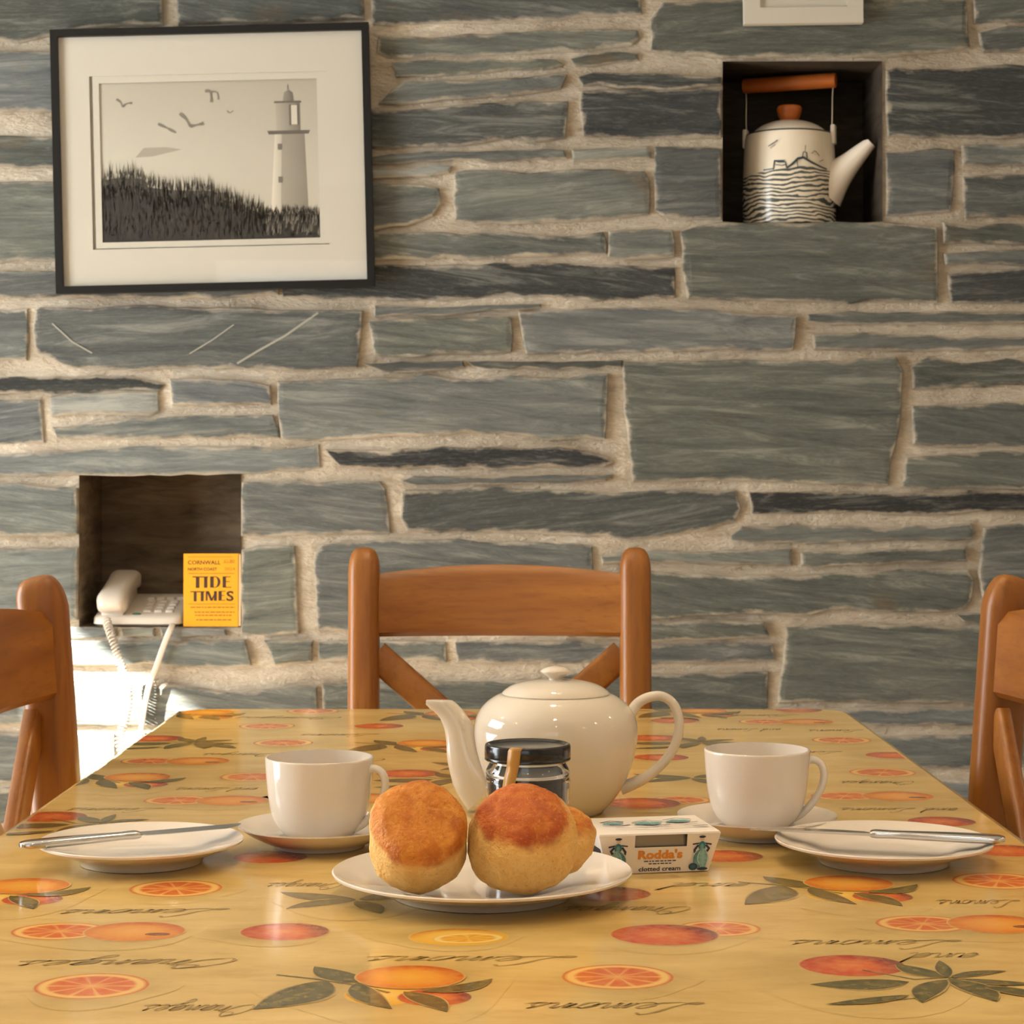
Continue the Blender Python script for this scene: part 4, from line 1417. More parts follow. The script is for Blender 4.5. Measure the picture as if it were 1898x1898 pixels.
def meadow():
    p = Print()
    teal, tl, navy = (48, 120, 132), (96, 166, 176), (46, 62, 88)
    for (u, v, ru, rv, rt) in ((-.026, .004, .0095, .0100, -.2), (0, -.001, .0125, .0105, 0), (.024, .004, .0115, .0095, .15)):
        for q_, (du, dv, l_, w_) in enumerate(((-.6, .1, .9, .55), (.1, -.35, 1.0, .5), (.5, .3, .8, .5), (-.2, .5, .7, .4), (.0, .0, 1.1, .6))):
            cu, cv = u + du * ru * .7, v + dv * rv * .8
            p.leaf(cu - l_ * ru * .6, cv - rv * (.2 - .1 * q_), cu + l_ * ru * .6, cv + rv * (.25 - .12 * q_), w_ * rv * 1.3, .0008, teal if q_ % 2 else tl, navy if q_ == 1 else tl)
        p.stroke([(u - ru, v + rv * .6), (u, v + rv * 1.3), (u + ru * .9, v + rv * .7)], .0016, navy, .9)
        p.stroke([(u - ru * 1.1, v - rv * .7), (u, v - rv * 1.1), (u + ru * 1.1, v - rv * .6)], .0014, navy, .9)
    q = cr([(-.030, -.018), (-.015, -.021), (0, -.022), (.015, -.020), (.038, -.017)], 8)
    p.stroke(q, .0014, (150, 120, 96), .8)
    p.stroke([(.028, -.019), (.040, -.0185)], .0022, (96, 80, 92), .9)
    return p.build('meadow_print', M['carton_ink'])
def make_carton():
    root = empty('cream_carton', (.1013, 1.5468, TZ + .0005), (0, 0, radians(10.5)))
    tag(root, 'small white clotted cream carton with teal figures beside the scone plate', 'carton')
    H, bw, bd, tw, td = .0300, .0380, .0290, .0460, .0365
    wl, wr, wv = -.0185, .0205, .0195          # front window: left, right, sill height
    al = math.atan2(td - bd, H)
    fy = lambda z: -(bd + (td - bd) * z / H)
    hx = lambda z: bw + (tw - bw) * z / H
    V = []; Fc = []
    def v(x, y, z): V.append((x, y, z)); return len(V) - 1
    zt = H - .0012
    # front board around its window
    Fc.append((v(-hx(0), fy(0), 0), v(wl, fy(0), 0), v(wl, fy(zt), zt), v(-hx(zt), fy(zt), zt)))
    Fc.append((v(wr, fy(0), 0), v(hx(0), fy(0), 0), v(hx(zt), fy(zt), zt), v(wr, fy(zt), zt)))
    Fc.append((v(wl, fy(0), 0), v(wr, fy(0), 0), v(wr, fy(wv), wv), v(wl, fy(wv), wv)))
    Fc.append((v(-hx(zt), fy(zt), zt), v(hx(zt), fy(zt), zt), v(tw - .0008, -td + .0008, H), v(-tw + .0008, -td + .0008, H)))
    b = [v(-tw + .0008, -td + .0008, H), v(tw - .0008, -td + .0008, H), v(tw, td, H), v(-tw, td, H)]
    Fc.append(tuple(b))
    Fc.append((v(hx(0), bd, 0), v(-hx(0), bd, 0), v(-tw, td, H), v(tw, td, H)))
    Fc.append((v(-bw, fy(0), 0), v(-bw, bd, 0), v(bw, bd, 0), v(bw, fy(0), 0)))
    Fc.append((v(hx(0), fy(0), 0), v(hx(0), bd, 0), v(tw, td, H), v(tw - .0008, -td + .0008, H)))
    Fc.append((v(-hx(0), fy(0), 0), v(-hx(0), bd, 0), v(-tw, td, H), v(-tw + .0008, -td + .0008, H)))
    mesh('carton_sleeve', V, Fc, M['carton'], root)
    box('tub_film', (wl - .002, fy(wv) + .0030, wv - .003), (wr + .002, fy(wv) + .0050, H - .0008), M['foil'], root)
    ob = lathe('tub_side', [(0, 0), (.0100, 0), (.0110, .0008), (.0104, .0016), (0, .0016)], M['tub_dark'], root, 28)
    ob.location = (-hx(.013) - .0002, -.012, .0140); ob.rotation_euler = (0, radians(-90 + 14.5), 0); ob.scale = (1.0, 1.3, 1)
    rx = pi / 2 + al
    def onface(x, s, lift=.0003):
        z = s * cos(al)
        return (x, fy(z) - lift * cos(al), z - lift * sin(al))
    text_mesh('brand_lettering', "Rodda's", .0090, M['orange_ink'], root, onface(.0010, .0113), (rx, 0, 0), .0335, .0004)
    for s_, hw_ in ((.0088, .0120), (.0068, .0085)):         # two lines of print too small to read
        V2, F2 = [], []
        rr_ = random.Random(int(s_ * 1e5)); x_ = -hw_
        while x_ < hw_ - .001:
            w_ = rr_.uniform(.0012, .0032)
            b_ = len(V2)
            for a_, e_ in ((x_, s_), (min(x_ + w_, hw_), s_), (min(x_ + w_, hw_), s_ + .0008), (x_, s_ + .0008)):
                V2.append(onface(a_ + .001, e_))
            F2.append((b_, b_ + 1, b_ + 2, b_ + 3)); x_ += w_ + .0007
        mesh('small_print_lines', V2, F2, M['dark_ink'], root)
    text_mesh('product_lettering', 'clotted cream', .0048, M['dark_ink'], root, onface(.0010, .0015), (rx, 0, 0), .0315, .0001)
    mm = milkmaid()
    for xx, sg in ((.0320, 1), (-.0310, -1)):
        o = link(bpy.data.objects.new('milkmaid_print', mm), root)
        o.location = onface(xx, .0014); o.rotation_euler = (rx, 0, 0); o.scale = (sg * .95, .95, 1)
    o = link(bpy.data.objects.new('meadow_print', meadow()), root)
    o.location = (.002, .003, H + .0002)
make_carton()
# ------------------------------------------------------------------ framed lighthouse picture
M['art'] = ink_mat('photo_print', rgb(206, 200, 184), .6)
def pane_mat():
    t = NT('picture_glass')
    tr = t.n('ShaderNodeBsdfTransparent'); gl = t.n('ShaderNodeBsdfGlossy')
    gl.inputs['Roughness'].default_value = .02
    lw = t.n('ShaderNodeLayerWeight')
    fr = t.math('MULTIPLY_ADD', t.math('POWER', lw.outputs['Facing'], 5.0), 0.94, 0.05)
    mx = t.n('ShaderNodeMixShader')
    t.l(fr, mx.inputs[0]); t.l(tr.outputs[0], mx.inputs[1]); t.l(gl.outputs[0], mx.inputs[2])
    t.l(mx.outputs[0], t.out.inputs[0])
    return t.m
M['pane'] = pane_mat()
def frame_ring(name, w, h, t, y0, y1, mat, parent, cx=0.0, cz=0.0):
    """mitred frame as one moulding"""
    o = [(-w / 2, -h / 2), (w / 2, -h / 2), (w / 2, h / 2), (-w / 2, h / 2)]
    i = [(-w / 2 + t, -h / 2 + t), (w / 2 - t, -h / 2 + t), (w / 2 - t, h / 2 - t), (-w / 2 + t, h / 2 - t)]
    verts = [(x + cx, y0, z + cz) for x, z in o] + [(x + cx, y0, z + cz) for x, z in i] + [(x + cx, y1, z + cz) for x, z in o] + [(x + cx, y1, z + cz) for x, z in i]
    faces = []
    for k in range(4):
        j = (k + 1) % 4
        faces += [(k, j, 4 + j, 4 + k), (8 + k, 12 + k, 12 + j, 8 + j), (k, 8 + k, 8 + j, j), (4 + k, 4 + j, 12 + j, 12 + k)]
    ob = mesh(name, verts, faces, mat, parent)
    bm = bmesh.new(); bm.from_mesh(ob.data); bmesh.ops.recalc_face_normals(bm, faces=bm.faces); bm.to_mesh(ob.data); bm.free()
    return ob
def lighthouse_art(W, Hh):
    """black-and-white shore print; local u, v from the lower left corner"""
    p = Print()
    rnd = random.Random(5)
    def quad(pts, cols):
        b = len(p.v); z = p.layer * 4e-5; p.layer += 1
        for (u, v), c in zip(pts, cols):
            p.v.append((u * W, v * Hh, z)); p.c.append((*c, 1.0))
        p.f.append(tuple(range(b, b + len(pts))))
    s1_, s2_ = (176, 171, 156), (190, 186, 171)
    quad([(0, 0), (1, 0), (1, .55), (0, .55)], [s2_, s2_, (182, 177, 162), s2_])
    quad([(0, .55), (1, .55), (1, 1), (0, 1)], [s2_, (182, 177, 162), (168, 163, 148), s1_])
    quad([(.16, .53), (.24, .535), (.375, .575), (.30, .592), (.20, .590)], [(156, 151, 137)] * 5)
    g1, g2, gd = (196, 190, 174), (140, 134, 122), (92, 86, 78)
    # tower
    quad([(.772, .10), (.818, .10), (.832, .66), (.800, .66)], [(218, 212, 196), (186, 180, 164), (178, 172, 156), (206, 200, 184)])
    quad([(.818, .10), (.948, .10), (.936, .66), (.832, .66)], [(160, 154, 140), (130, 124, 112), (126, 120, 108), (150, 144, 130)])
    quad([(.772, .655), (.955, .655), (.962, .678), (.766, .678)], [gd, gd, gd, gd])
    quad([(.808, .678), (.918, .678), (.918, .850), (.806, .850)], [(170, 164, 150), (112, 106, 96), (104, 98, 90), (166, 160, 146)])
    quad([(.876, .715), (.910, .715), (.910, .835), (.876, .835)], [(198, 192, 176)] * 4)
    quad([(.868, .71), (.877, .71), (.877, .84), (.868, .84)], [gd] * 4); quad([(.904, .71), (.912, .71), (.912, .84), (.904, .84)], [gd] * 4)
    quad([(.798, .850), (.926, .850), (.922, .862), (.802, .862)], [gd] * 4)
    quad([(.840, .862), (.890, .862), (.886, .915), (.866, .932), (.846, .915)], [g2, gd, (110, 104, 96), (120, 114, 104), g2])
    quad([(.862, .932), (.867, .932), (.866, .965), (.863, .965)], [gd] * 4)
    for vv in (.58, .375):
        quad([(.812, vv - .022), (.832, vv - .022), (.832, vv + .016), (.812, vv + .016)], [(108, 102, 94)] * 4)
    # gulls
    def gull(pts, w):
        p.stroke([(a * W, b * Hh) for a, b in cr(pts, 5)], w, (120, 114, 104), 1.0)
    gull([(.080, .898), (.098, .880), (.108, .852), (.125, .868), (.152, .872)], .0032)
    gull([(.368, .800), (.395, .765), (.415, .722), (.440, .724), (.475, .734)], .0048)
    gull([(.268, .738), (.300, .716), (.322, .700), (.350, .680)], .0038)
    gull([(.486, .935), (.510, .930), (.514, .865)], .0045); gull([(.510, .930), (.540, .925), (.545, .88)], .0022)
    gull([(.585, .81), (.597, .795), (.612, .81)], .0014)
    # dune grass
    top = [(0, .46), (.06, .48), (.20, .47), (.215, .41), (.33, .385), (.52, .375), (.55, .315), (.62, .285), (.72, .215), (.78, .195), (.90, .205), (1, .19)]
    def tv(u):
        for (a, b), (c, d) in zip(top[:-1], top[1:]):
            if a <= u <= c: return b + (d - b) * (u - a) / (c - a)
        return top[-1][1]
    n = 60
    b = len(p.v); z = p.layer * 4e-5; p.layer += 1
    rows = ((0.0, (12, 11, 9)), (.28, (34, 31, 26)), (.62, (30, 28, 23)), (.9, (54, 50, 42)))
    for i in range(n + 1):
        u = i / n
        for f, c in rows:
            k = rnd.uniform(.85, 1.15)
            p.v.append((u * W, (tv(u) - .03) * f * Hh, z)); p.c.append((*[x * k for x in c], 1.0))
    m = len(rows)
    for i in range(n):
        for k in range(m - 1):
            q = b + i * m + k
            p.f.append((q, q + m, q + m + 1, q + 1))
    b = len(p.v); z = p.layer * 4e-5; p.layer += 1
    for i in range(3200):
        u = rnd.random()
        v0 = tv(u) * (rnd.uniform(.55, .92) if i < 1100 else rnd.uniform(.02, .70))
        L = rnd.uniform(.03, .10) * (1.0 if u < .75 else .55)
        w = rnd.uniform(.0010, .0030)
        lean = rnd.uniform(-.012, .012)
        c = rnd.choice(((24, 22, 18), (40, 37, 31), (52, 48, 41), (84, 79, 68)) if i < 1100 else ((16, 15, 12), (26, 24, 20), (36, 33, 28), (44, 41, 35)))
        q = len(p.v)
        p.v += [((u - w) * W, v0 * Hh, z), ((u + w) * W, v0 * Hh, z), (min(1, max(0, u + lean)) * W, (v0 + L) * Hh, z)]
        p.c += [(*c, 1), (*c, 1), (*[min(255, x + 26) for x in c], 1)]
        p.f.append((q, q + 1, q + 2))
    for i in range(70):
        u = rnd.uniform(.74, .99); v0 = rnd.uniform(.02, .12); q = len(p.v)
        p.v += [(u * W, v0 * Hh, z + 4e-5), ((u + .004) * W, v0 * Hh, z + 4e-5), ((u + .008) * W, (v0 + .05) * Hh, z + 4e-5)]
        p.c += [(120, 114, 102, 1)] * 3
        p.f.append((q, q + 1, q + 2))
    p.v = [(a - W / 2, b2 - Hh / 2, c) for a, b2, c in p.v]
    return p.build('lighthouse_photograph', M['art'])
def make_picture():
    Y = 3.662; k = Y / F
    c = P(393, 292.5, Y)
    root = empty('framed_picture', c, (0, radians(-1.35), 0))
    tag(root, 'black framed black-and-white lighthouse print in wide cream mount on stone wall', 'picture')
    W, Hh = 591 * k, 490 * k
    frame_ring('frame', W, Hh, 13.5 * k, 0, .024, M['black_frame'], root)
    w2, h2 = W - 26 * k, Hh - 26 * k
    ox, oz = (386.5 - 393) * k, (292.5 - 295.5) * k
    frame_ring('mount', w2, h2, 0.0, .010, .012, M['mat_card'], root) if False else None
    # mount board with its opening and a stepped inner mount
    def board(name, ow, oh, iw, ih, y0, y1, mat):
        o = [(-ow / 2, -oh / 2), (ow / 2, -oh / 2), (ow / 2, oh / 2), (-ow / 2, oh / 2)]
        i = [(-iw / 2 + ox, -ih / 2 + oz), (iw / 2 + ox, -ih / 2 + oz), (iw / 2 + ox, ih / 2 + oz), (-iw / 2 + ox, ih / 2 + oz)]
        vv = [(x, y0, z) for x, z in o] + [(x, y0, z) for x, z in i] + [(x, y1, z) for x, z in i]
        ff = []
        for q in range(4):
            j = (q + 1) % 4
            ff += [(q, j, 4 + j, 4 + q), (4 + q, 4 + j, 8 + j, 8 + q)]
        mesh(name, vv, ff, mat, root)
    board('mount_board', w2, h2, 440 * k, 322 * k, .0100, .0114, M['mat_card'])
    board('inner_mount', 442 * k, 324 * k, 405 * k, 296 * k, .0116, .0132, M['mat_card'])
    o = link(bpy.data.objects.new('lighthouse_photograph', lighthouse_art(405 * k + .002, 296 * k + .002)), root)
    o.location = (ox, .0146, oz); o.rotation_euler = (pi / 2, 0, 0)
    mesh('glass_pane', [(-w2 / 2, .005, -h2 / 2), (w2 / 2, .005, -h2 / 2), (w2 / 2, .005, h2 / 2), (-w2 / 2, .005, h2 / 2)], [(0, 1, 2, 3)], M['pane'], root)
    box('backing_board', (-w2 / 2, .0162, -h2 / 2), (w2 / 2, .0200, h2 / 2), M['mat_core'], root)
make_picture()
def make_plaque():
    Y = 3.668; k = Y / F
    root = empty('framed_picture', P(1490, 43, Y), (0, radians(-.8), 0))
    tag(root, 'pale cream frame above the kettle niche, only its lower edge in view', 'picture')
    W, Hh = 221 * k, 280 * k
    frame_ring('frame', W, Hh, 30 * k, 0, .018, M['mat_card'], root, 0, Hh / 2)
    box('picture_panel', (-W / 2 + 30 * k, .006, 30 * k), (W / 2 - 30 * k, .016, Hh - 30 * k), M['mat_core'], root)
make_plaque()

# ------------------------------------------------------------------ kettle in the upper niche
FZ2 = wp(0, N2[3])[1]
FZ1 = wp(0, N1[3])[1]
def kettle_mat():
    t = NT('printed_enamel')
    oc = t.n('ShaderNodeTexCoord').outputs['Object']
    sp = t.n('ShaderNodeSeparateXYZ'); t.l(oc, sp.inputs[0])
    ang = t.math('ARCTAN2', sp.outputs[0], t.math('MULTIPLY', sp.outputs[1], -1.0))
    cb = t.n('ShaderNodeCombineXYZ')
    t.l(t.math('MULTIPLY', ang, .085), cb.inputs[0]); t.l(sp.outputs[2], cb.inputs[1])
    m1 = t.n('ShaderNodeMapping'); t.l(cb.outputs[0], m1.inputs[0]); m1.inputs['Scale'].default_value = (11, 20, 1)
    warp = t.noise(m1.outputs[0], 1.0, 3, .5, .4)
    m2 = t.n('ShaderNodeMapping'); t.l(cb.outputs[0], m2.inputs[0]); m2.inputs['Scale'].default_value = (40, 220, 1); m2.inputs['Rotation'].default_value = (0, 0, .1)
    fine = t.noise(m2.outputs[0], 1.0, 3, .6)
    ph = t.math('ADD', t.math('MULTIPLY', sp.outputs[2], 820.0), t.math('MULTIPLY', warp, 34.0))
    st = t.math('SINE', ph)
    ln = t.ramp(t.math('ADD', st, t.math('MULTIPLY', t.math('SUBTRACT', fine, .5), 2.6)), [(.0, 0.0), (.18, 1.0)])
    lim = t.math('SUBTRACT', t.math('ADD', .098, t.math('MULTIPLY', t.math('SINE', t.math('MULTIPLY_ADD', ang, 2.0, .6)), .006)), sp.outputs[2])
    mask = t.ramp(t.math('MULTIPLY', lim, 300.0), [(.0, 0.0), (.6, 1.0)])
    sky = t.noise(m1.outputs[0], .7, 3, .6)
    base = t.mix(t.math('MULTIPLY', sky, .25), rgb(232, 222, 202), rgb(206, 196, 172))
    c = t.mix(t.math('MULTIPLY', mask, t.math('MULTIPLY', ln, .92)), base, rgb(34, 50, 52))
    return t.set(col=c, rough=.22, spec=.5)
M['kettle_print'] = kettle_mat()
M['enamel'] = NT('cream_enamel').set(col=rgb(232, 222, 206), rough=.2, spec=.5)
M['wood_orange'] = make_wood('orange_beech', (12, 60, 60), rgb(196, 112, 48), rgb(176, 92, 36), rgb(150, 74, 28))
M['wire'] = NT('kettle_wire').set(col=rgb(176, 168, 150), metal=1.0, rough=.35)
M['rim_dark'] = plain('dark_rim', rgb(40, 44, 46), .4)
def make_kettle():
    root = empty('kettle', (P(1463, 0, 3.805).x, 3.805, FZ2 + .0008), (0, 0, radians(-20)))
    tag(root, 'cream enamel kettle with blue wave print and wooden handle in upper niche', 'kettle')
    Rk = .0840
    prof = [(0, .001), (Rk * .97, .001), (Rk, .004)] + cr([(Rk * 1.0, .006), (Rk * 1.01, .060), (Rk * 1.0, .110), (Rk * .975, .150), (Rk * .955, .166)], 4) + \
           [(Rk * .945, .1690), (Rk * .90, .1700), (Rk * .82, .1690), (Rk * .80, .1660), (0, .1660)]
    lathe('kettle_body', prof, M['kettle_print'], root, 80, 50)
    lathe('rim_band', [(Rk * .930, .1695), (Rk * .945, .1705), (Rk * .935, .1718), (Rk * .86, .1722), (Rk * .86, .1695), (Rk * .930, .1695)], M['rim_dark'], root, 64, 40)
    lid = lathe('lid', [(0, .1705), (.066, .1705)] + cr([(.0675, .1722), (.0650, .1775), (.0520, .1870), (.0330, .1945), (.0120, .1978), (.004, .1980)], 4) + [(0, .1980)], M['enamel'], root, 64, 50)
    lathe('knob', [(0, .1975), (.0150, .1978)] + cr([(.0165, .1990), (.0200, .2060), (.0225, .2150), (.0225, .2215), (.0200, .2245)], 4) + [(0, .2250)], M['wood_orange'], lid, 36, 40)
    # spout
    path = [(.062, 0, .066, .043, .036), (.085, 0, .090, .031, .027), (.110, 0, .1135, .0215, .0200), (.135, 0, .1365, .0150, .0145), (.1500, 0, .1500, .0110, .0110)]
    sp = sweep('spout', cr(path, 5), circ(24), M['enamel'], root, up=(0, 1, 0), angle=60)
    for v in sp.data.vertices:
        if v.co.x < .062: v.co.x = .062
        if v.co.z > .1545: v.co.z = .1545
    # bail handle
    for s in (-1, 1):
        lug = box('lug', (s * .0815 - .0045, -.010, .150), (s * .0815 + .0045, .010, .186), M['enamel'], root, .003)
        wire = cr([(s * .0790, -.002, .176, .0016, .0016), (s * .0800, -.004, .200, .0014, .0014), (s * .0800, -.002, .235, .0014, .0014), (s * .0790, 0, .262, .0014, .0014), (s * .0600, 0, .2665, .0014, .0014)], 4)
        sweep('bail_wire', wire, circ(10), M['wire'], root, up=(0, 1, 0))
    grip = [(-.0860, 0, .2665, .0125, .0125), (-.084, 0, .2665, .0138, .0138), (.084, 0, .2665, .0138, .0138), (.0860, 0, .2665, .0125, .0125)]
    sweep('grip', grip, circ(20), M['wood_orange'], root, up=(0, 1, 0), angle=40)
    # harbour houses drawn above the waves (print lying on the enamel)
    p = Print()
    ink = (44, 62, 66)
    def line(pts, w=.0016):
        p.stroke(pts, w, ink, 1.0)
    line([(-.060, .098), (-.040, .099), (-.038, .113), (-.020, .112)], .0024)
    line([(-.038, .113), (-.030, .110), (-.018, .110), (-.016, .099)])
    line([(-.016, .099), (-.006, .106), (.004, .116), (.014, .118), (.030, .110), (.050, .103), (.066, .100)], .0032)
    line([(.002, .116), (.004, .100), (.020, .097), (.040, .099)], .0014)
    line([(.012, .118), (.014, .128), (.020, .127), (.021, .117)]); line([(.017, .128), (.018, .140)], .001)
    line([(-.036, .106), (-.024, .104), (-.016, .106)], .0012)
    line([(.030, .126), (.036, .131), (.042, .127), (.046, .122)], .0010)
    line([(-.050, .140), (-.042, .144), (-.032, .150)], .0014); line([(-.046, .136), (-.036, .142)], .001)
    line([(.046, .112), (.056, .116)], .001)
    me = p.build('harbour_print', M['kettle_ink'])
    off = radians(20)
    for v in me.vertices:
        a = v.co.x / .085 + off
        r = .0856
        zz = v.co.y
        v.co = Vector((r * sin(a), -r * cos(a), zz))
    link(bpy.data.objects.new('harbour_print', me), root)
M['kettle_ink'] = ink_mat('kettle_ink', rgb(232, 222, 202), .3)
make_kettle()

# ------------------------------------------------------------------ telephone in the lower niche
M['phone'] = NT('ivory_phone_plastic').set(col=rgb(214, 204, 190), rough=.32, spec=.5)
M['key'] = NT('grey_phone_keys').set(col=rgb(206, 198, 186), rough=.4)
M['lcd'] = NT('green_indicator').set(col=rgb(72, 120, 112), rough=.25)
def make_phone():
    x0, x1 = P(172, 0, 3.72).x, P(342, 0, 3.72).x
    y0, y1 = 3.706, 3.862
    root = empty('telephone', ((x0 + x1) / 2, y0, FZ1 + .0006))
    tag(root, 'ivory corded desk telephone in the lower left wall niche', 'telephone')
    hw = (x1 - x0) / 2; D = y1 - y0
    top = lambda y: .016 + .036 * (y / D)
    bm = bmesh.new()
    n = 10
    def ring(z_of, ins):
        pts = []
        for cxn, cyn, a0 in ((1, 1, 0), (-1, 1, 90), (-1, -1, 180), (1, -1, 270)):
            for i in range(n // 2 + 1):
                a = radians(a0 + 90 * i / (n // 2)); r = .022 - ins * .5
                X = cxn * (hw - ins - r) + r * cos(a); Yy = D / 2 + cyn * (D / 2 - ins - r) + r * sin(a)
                pts.append(bm.verts.new((X, Yy, z_of(Yy))))
        return pts
    rs = [ring(lambda y: .0, .006), ring(lambda y: .004, .0), ring(lambda y: top(y) * .70, .001), ring(lambda y: top(y) - .002, .004), ring(lambda y: top(y), .010)]
    m = len(rs[0])
    for a, b in zip(rs[:-1], rs[1:]):
        for i in range(m): bm.faces.new((a[i], a[(i + 1) % m], b[(i + 1) % m], b[i]))
    bm.faces.new(rs[-1]); bm.faces.new(list(reversed(rs[0])))
    bm_obj('phone_base', bm, M['phone'], root, True, 50)
    sl = math.atan2(.036, D)
    for r in range(5):
        for c in range(4 if r == 4 else 3):
            kx = hw - .070 + c * .0200 if r < 4 else hw - .076 + c * .018
            ky = .034 + r * .0195
            key = box('key', (-.0066, -.0048, -.001), (.0066, .0048, .0040), M['key'], root, .0016)
            key.location = (kx, ky, top(ky)); key.rotation_euler = (sl, 0, 0)
    ind = lathe('indicator', [(0, 0), (.008, 0), (.0085, .0010), (.006, .0022), (0, .0026)], M['lcd'], root, 24)
    ind.location = (-.004, .018, top(.018)); ind.scale = (1.0, .55, 1); ind.rotation_euler = (sl, 0, 0)
    # handset lying front to back on the left
    hx = -hw + .035
    path = cr([(hx, -.002, .030, .018, .010), (hx, .004, .036, .025, .017), (hx, .020, .043, .0275, .020), (hx, .060, .058, .0250, .0165), (hx + .001, .105, .071, .0255, .0165), (hx + .001, .138, .076, .0275, .0185),
               (hx + .001, .156, .073, .0240, .016), (hx + .001, .163, .068, .013, .008)], 5)
    hs = sweep('handset', path, rrect(1, 1, .62, 5), M['phone'], root, up=(0, 0, 1), angle=60)
    cup = box('cradle_rest', (hx - .021, .012, .010), (hx + .021, .150, .040), M['phone'], root, .006)
    for v in cup.data.vertices:
        if v.co.z > .025: v.co.z += .030 * (v.co.y - .012) / .138
    # coiled handset cord over the ledge
    ctr = []
    cz0 = FZ1 + .0006
    base = [(198, 1150, 3.700), (200, 1159, 3.690), (207, 1180, 3.676), (218, 1212, 3.672), (228, 1245, 3.672), (236, 1278, 3.674), (237, 1310, 3.674), (229, 1342, 3.674), (222, 1375, 3.674), (236, 1420, 3.674), (262, 1470, 3.676), (300, 1520, 3.676)]
    wpts = [tuple(P(a, b, c) - root.location) for a, b, c in base]
    cl = cr(wpts, 40)
    L = 0.0; hel = []
    for i, q in enumerate(cl):
        q = Vector(q)
        if i: L += (q - prev).length
        prev = q
        t = (Vector(cl[min(i + 1, len(cl) - 1)]) - Vector(cl[max(i - 1, 0)])).normalized()
        u = t.cross(Vector((0, 1, 0))).normalized(); w = t.cross(u)
        a = L / .0062 * 2 * pi
        hel.append((*(q + (u * cos(a) + w * sin(a)) * .0068), .0016, .0016))
    sweep('coiled_cord', hel, circ(6), M['phone'], root, up=(.3, .9, .2), angle=None)
    flat = [(320, 1157, 3.700), (316, 1166, 3.684), (304, 1195, 3.681), (290, 1235, 3.681), (277, 1270, 3.681), (268, 1310, 3.681), (260, 1360, 3.681), (250, 1430, 3.681), (246, 1520, 3.681)]
    sweep('line_cord', cr([(*(P(a, b, c) - root.location), .0052, .0022) for a, b, c in flat], 6), rrect(1, 1, .8, 3), M['phone'], root, up=(0, 1, 0))
make_phone()

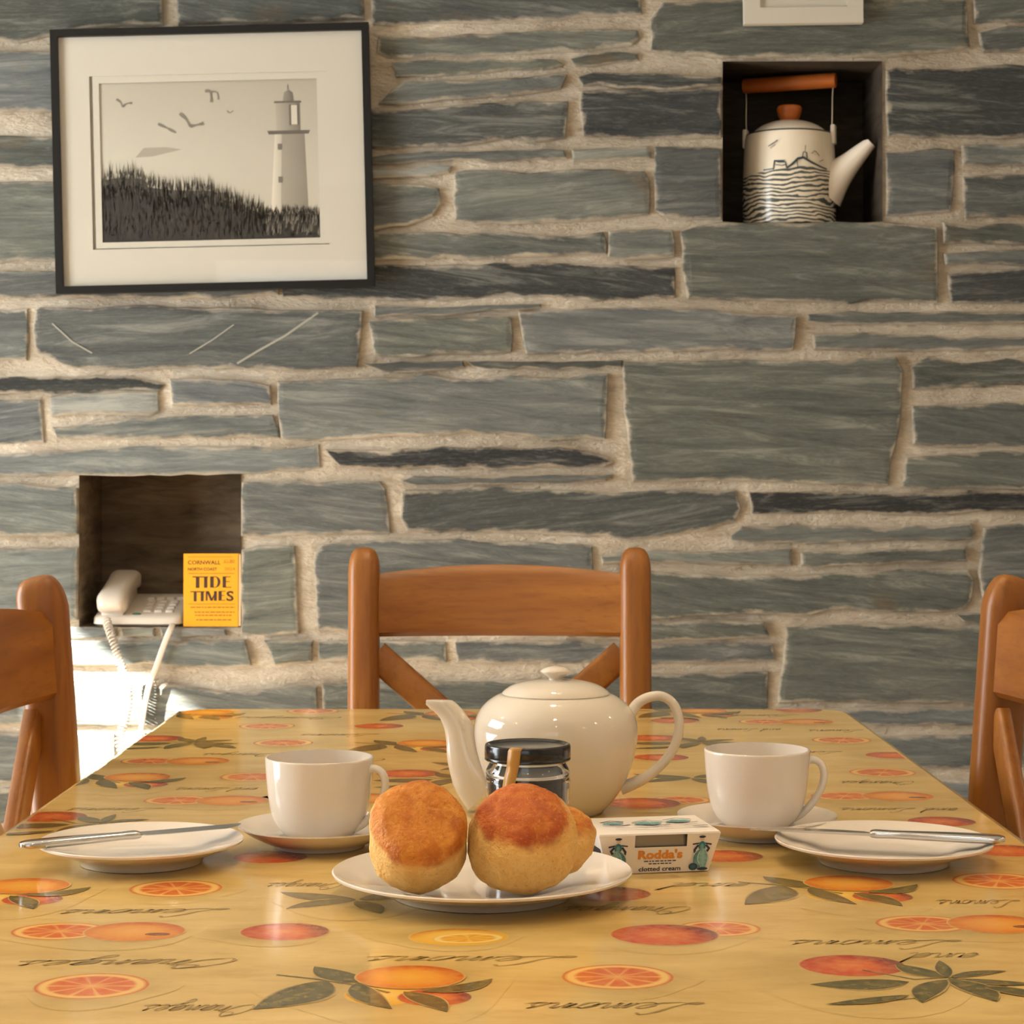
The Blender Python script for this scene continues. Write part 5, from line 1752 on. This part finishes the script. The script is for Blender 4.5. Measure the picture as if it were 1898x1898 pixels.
# ------------------------------------------------------------------ tide times booklet
M['yellow_card'] = plain('yellow_cover', rgb(232, 160, 14), .5)
M['pages'] = plain('page_edges', rgb(224, 190, 140), .9)
M['book_ink'] = plain('brown_black_ink', rgb(58, 34, 14), .6)
M['book_ink_soft'] = plain('soft_brown_ink', rgb(150, 96, 16), .6)
def make_booklet():
    Y = 3.700; k = Y / F
    c = P(390, 1160, Y)
    root = empty('tide_booklet', (c.x, 3.702, FZ1 + .0006), (radians(-1.5), 0, 0))
    tag(root, 'bright yellow tide times booklet standing beside the telephone', 'booklet')
    hw, H = 50.5 * k, 135 * k
    box('front_cover', (-hw, 0, 0), (hw, .0012, H), M['yellow_card'], root)
    box('pages', (-hw + .001, .0013, .001), (hw + .0050, .0090, H - .0015), M['pages'], root)
    box('back_cover', (-hw, .0091, 0), (hw + .0055, .0102, H), M['yellow_card'], root)
    s = 1 / 11.86 * k                    # one pixel of the close-up view
    ux = lambda zx: (zx - 700) * s + .0005
    uz = lambda zy: (1790 - zy) * s
    yy = -.00025
    def bars(name, rects, mat):
        V, Fc = [], []
        for poly in rects:
            b = len(V)
            V += [(ux(a), yy, uz(z)) for a, z in poly]
            Fc.append(tuple(range(b, b + len(poly))))
        return mesh(name, V, Fc, mat, root)
    R = lambda x0, y0, x1, y1: [(x0, y1), (x1, y1), (x1, y0), (x0, y0)]
    def arc(cx, cy, rx, ry, a0, a1, w0, w1, n=12):
        out = []
        for i in range(n):
            t0, t1 = radians(a0 + (a1 - a0) * i / n), radians(a0 + (a1 - a0) * (i + 1) / n)
            def pt(t, f): return (cx + (rx - f) * cos(t), cy - (ry - (f if False else w0 * .4 if f else 0)) * sin(t))
            out.append([pt(t0, 0), pt(t1, 0), pt(t1, w1), pt(t0, w1)])
        return out
    # TIDE
    r = [R(290, 690, 640, 712), R(365, 690, 445, 945), R(545, 690, 620, 940), R(680, 690, 760, 935), R(680, 690, 800, 706), R(680, 920, 800, 936)]
    r += arc(790, 812, 118, 124, 90, -90, 30, 62)
    r += [R(955, 690, 1030, 935), R(955, 690, 1130, 706), R(955, 795, 1115, 811), R(955, 920, 1150, 936)]
    bars('title_letters', r, M['book_ink'])
    # TIMES
    r = [R(245, 1015, 560, 1036), R(320, 1015, 385, 1240), R(475, 1015, 540, 1235)]
    r += [R(585, 1012, 625, 1225), [(600, 1012), (655, 1012), (730, 1190), (690, 1225)], [(800, 1012), (815, 1012), (735, 1225), (690, 1225)], R(765, 1012, 830, 1225)]
    r += [R(865, 1010, 935, 1222), R(865, 1010, 1020, 1025), R(865, 1100, 1000, 1115), R(865, 1207, 1020, 1222)]
    bars('title_letters', r, M['book_ink'])
    def tx(body, zx, zy, h, w, mat, bold=0.0):
        text_mesh('cover_lettering', body, h * s * 1.38, mat, root, (ux(zx), yy - .00005, uz(zy)), (pi / 2, 0, 0), w * s, bold)
    tx('S', 1120, 1222, 215, 165, M['book_ink'], .0006)
    tx('CORNWALL', 550, 425, 90, 720, M['book_ink'], .0001)
    tx('£1.80', 1100, 375, 60, 230, M['book_ink_soft'])
    tx('NORTH COAST', 510, 560, 66, 640, M['book_ink'], .0001)
    tx('2024', 1110, 555, 66, 235, M['book_ink_soft'])
    L = [R(190, 255, 1180, 266), R(960, 382, 1220, 392), R(200, 618, 1220, 632), R(200, 1290, 1230, 1303)]
    bars('rule_lines', L, M['book_ink_soft'])
    rr = random.Random(2)
    rows = []
    for zy, a, b in ((1370, 250, 1230), (1475, 340, 1220), (1545, 350, 1160), (1645, 380, 1150)):
        x = a
        while x < b:
            w = rr.uniform(40, 110)
            rows.append(R(x, zy - 14, min(x + w, b), zy + 12)); x += w + 16
    bars('small_print_lines', rows, M['book_ink_soft'])
make_booklet()
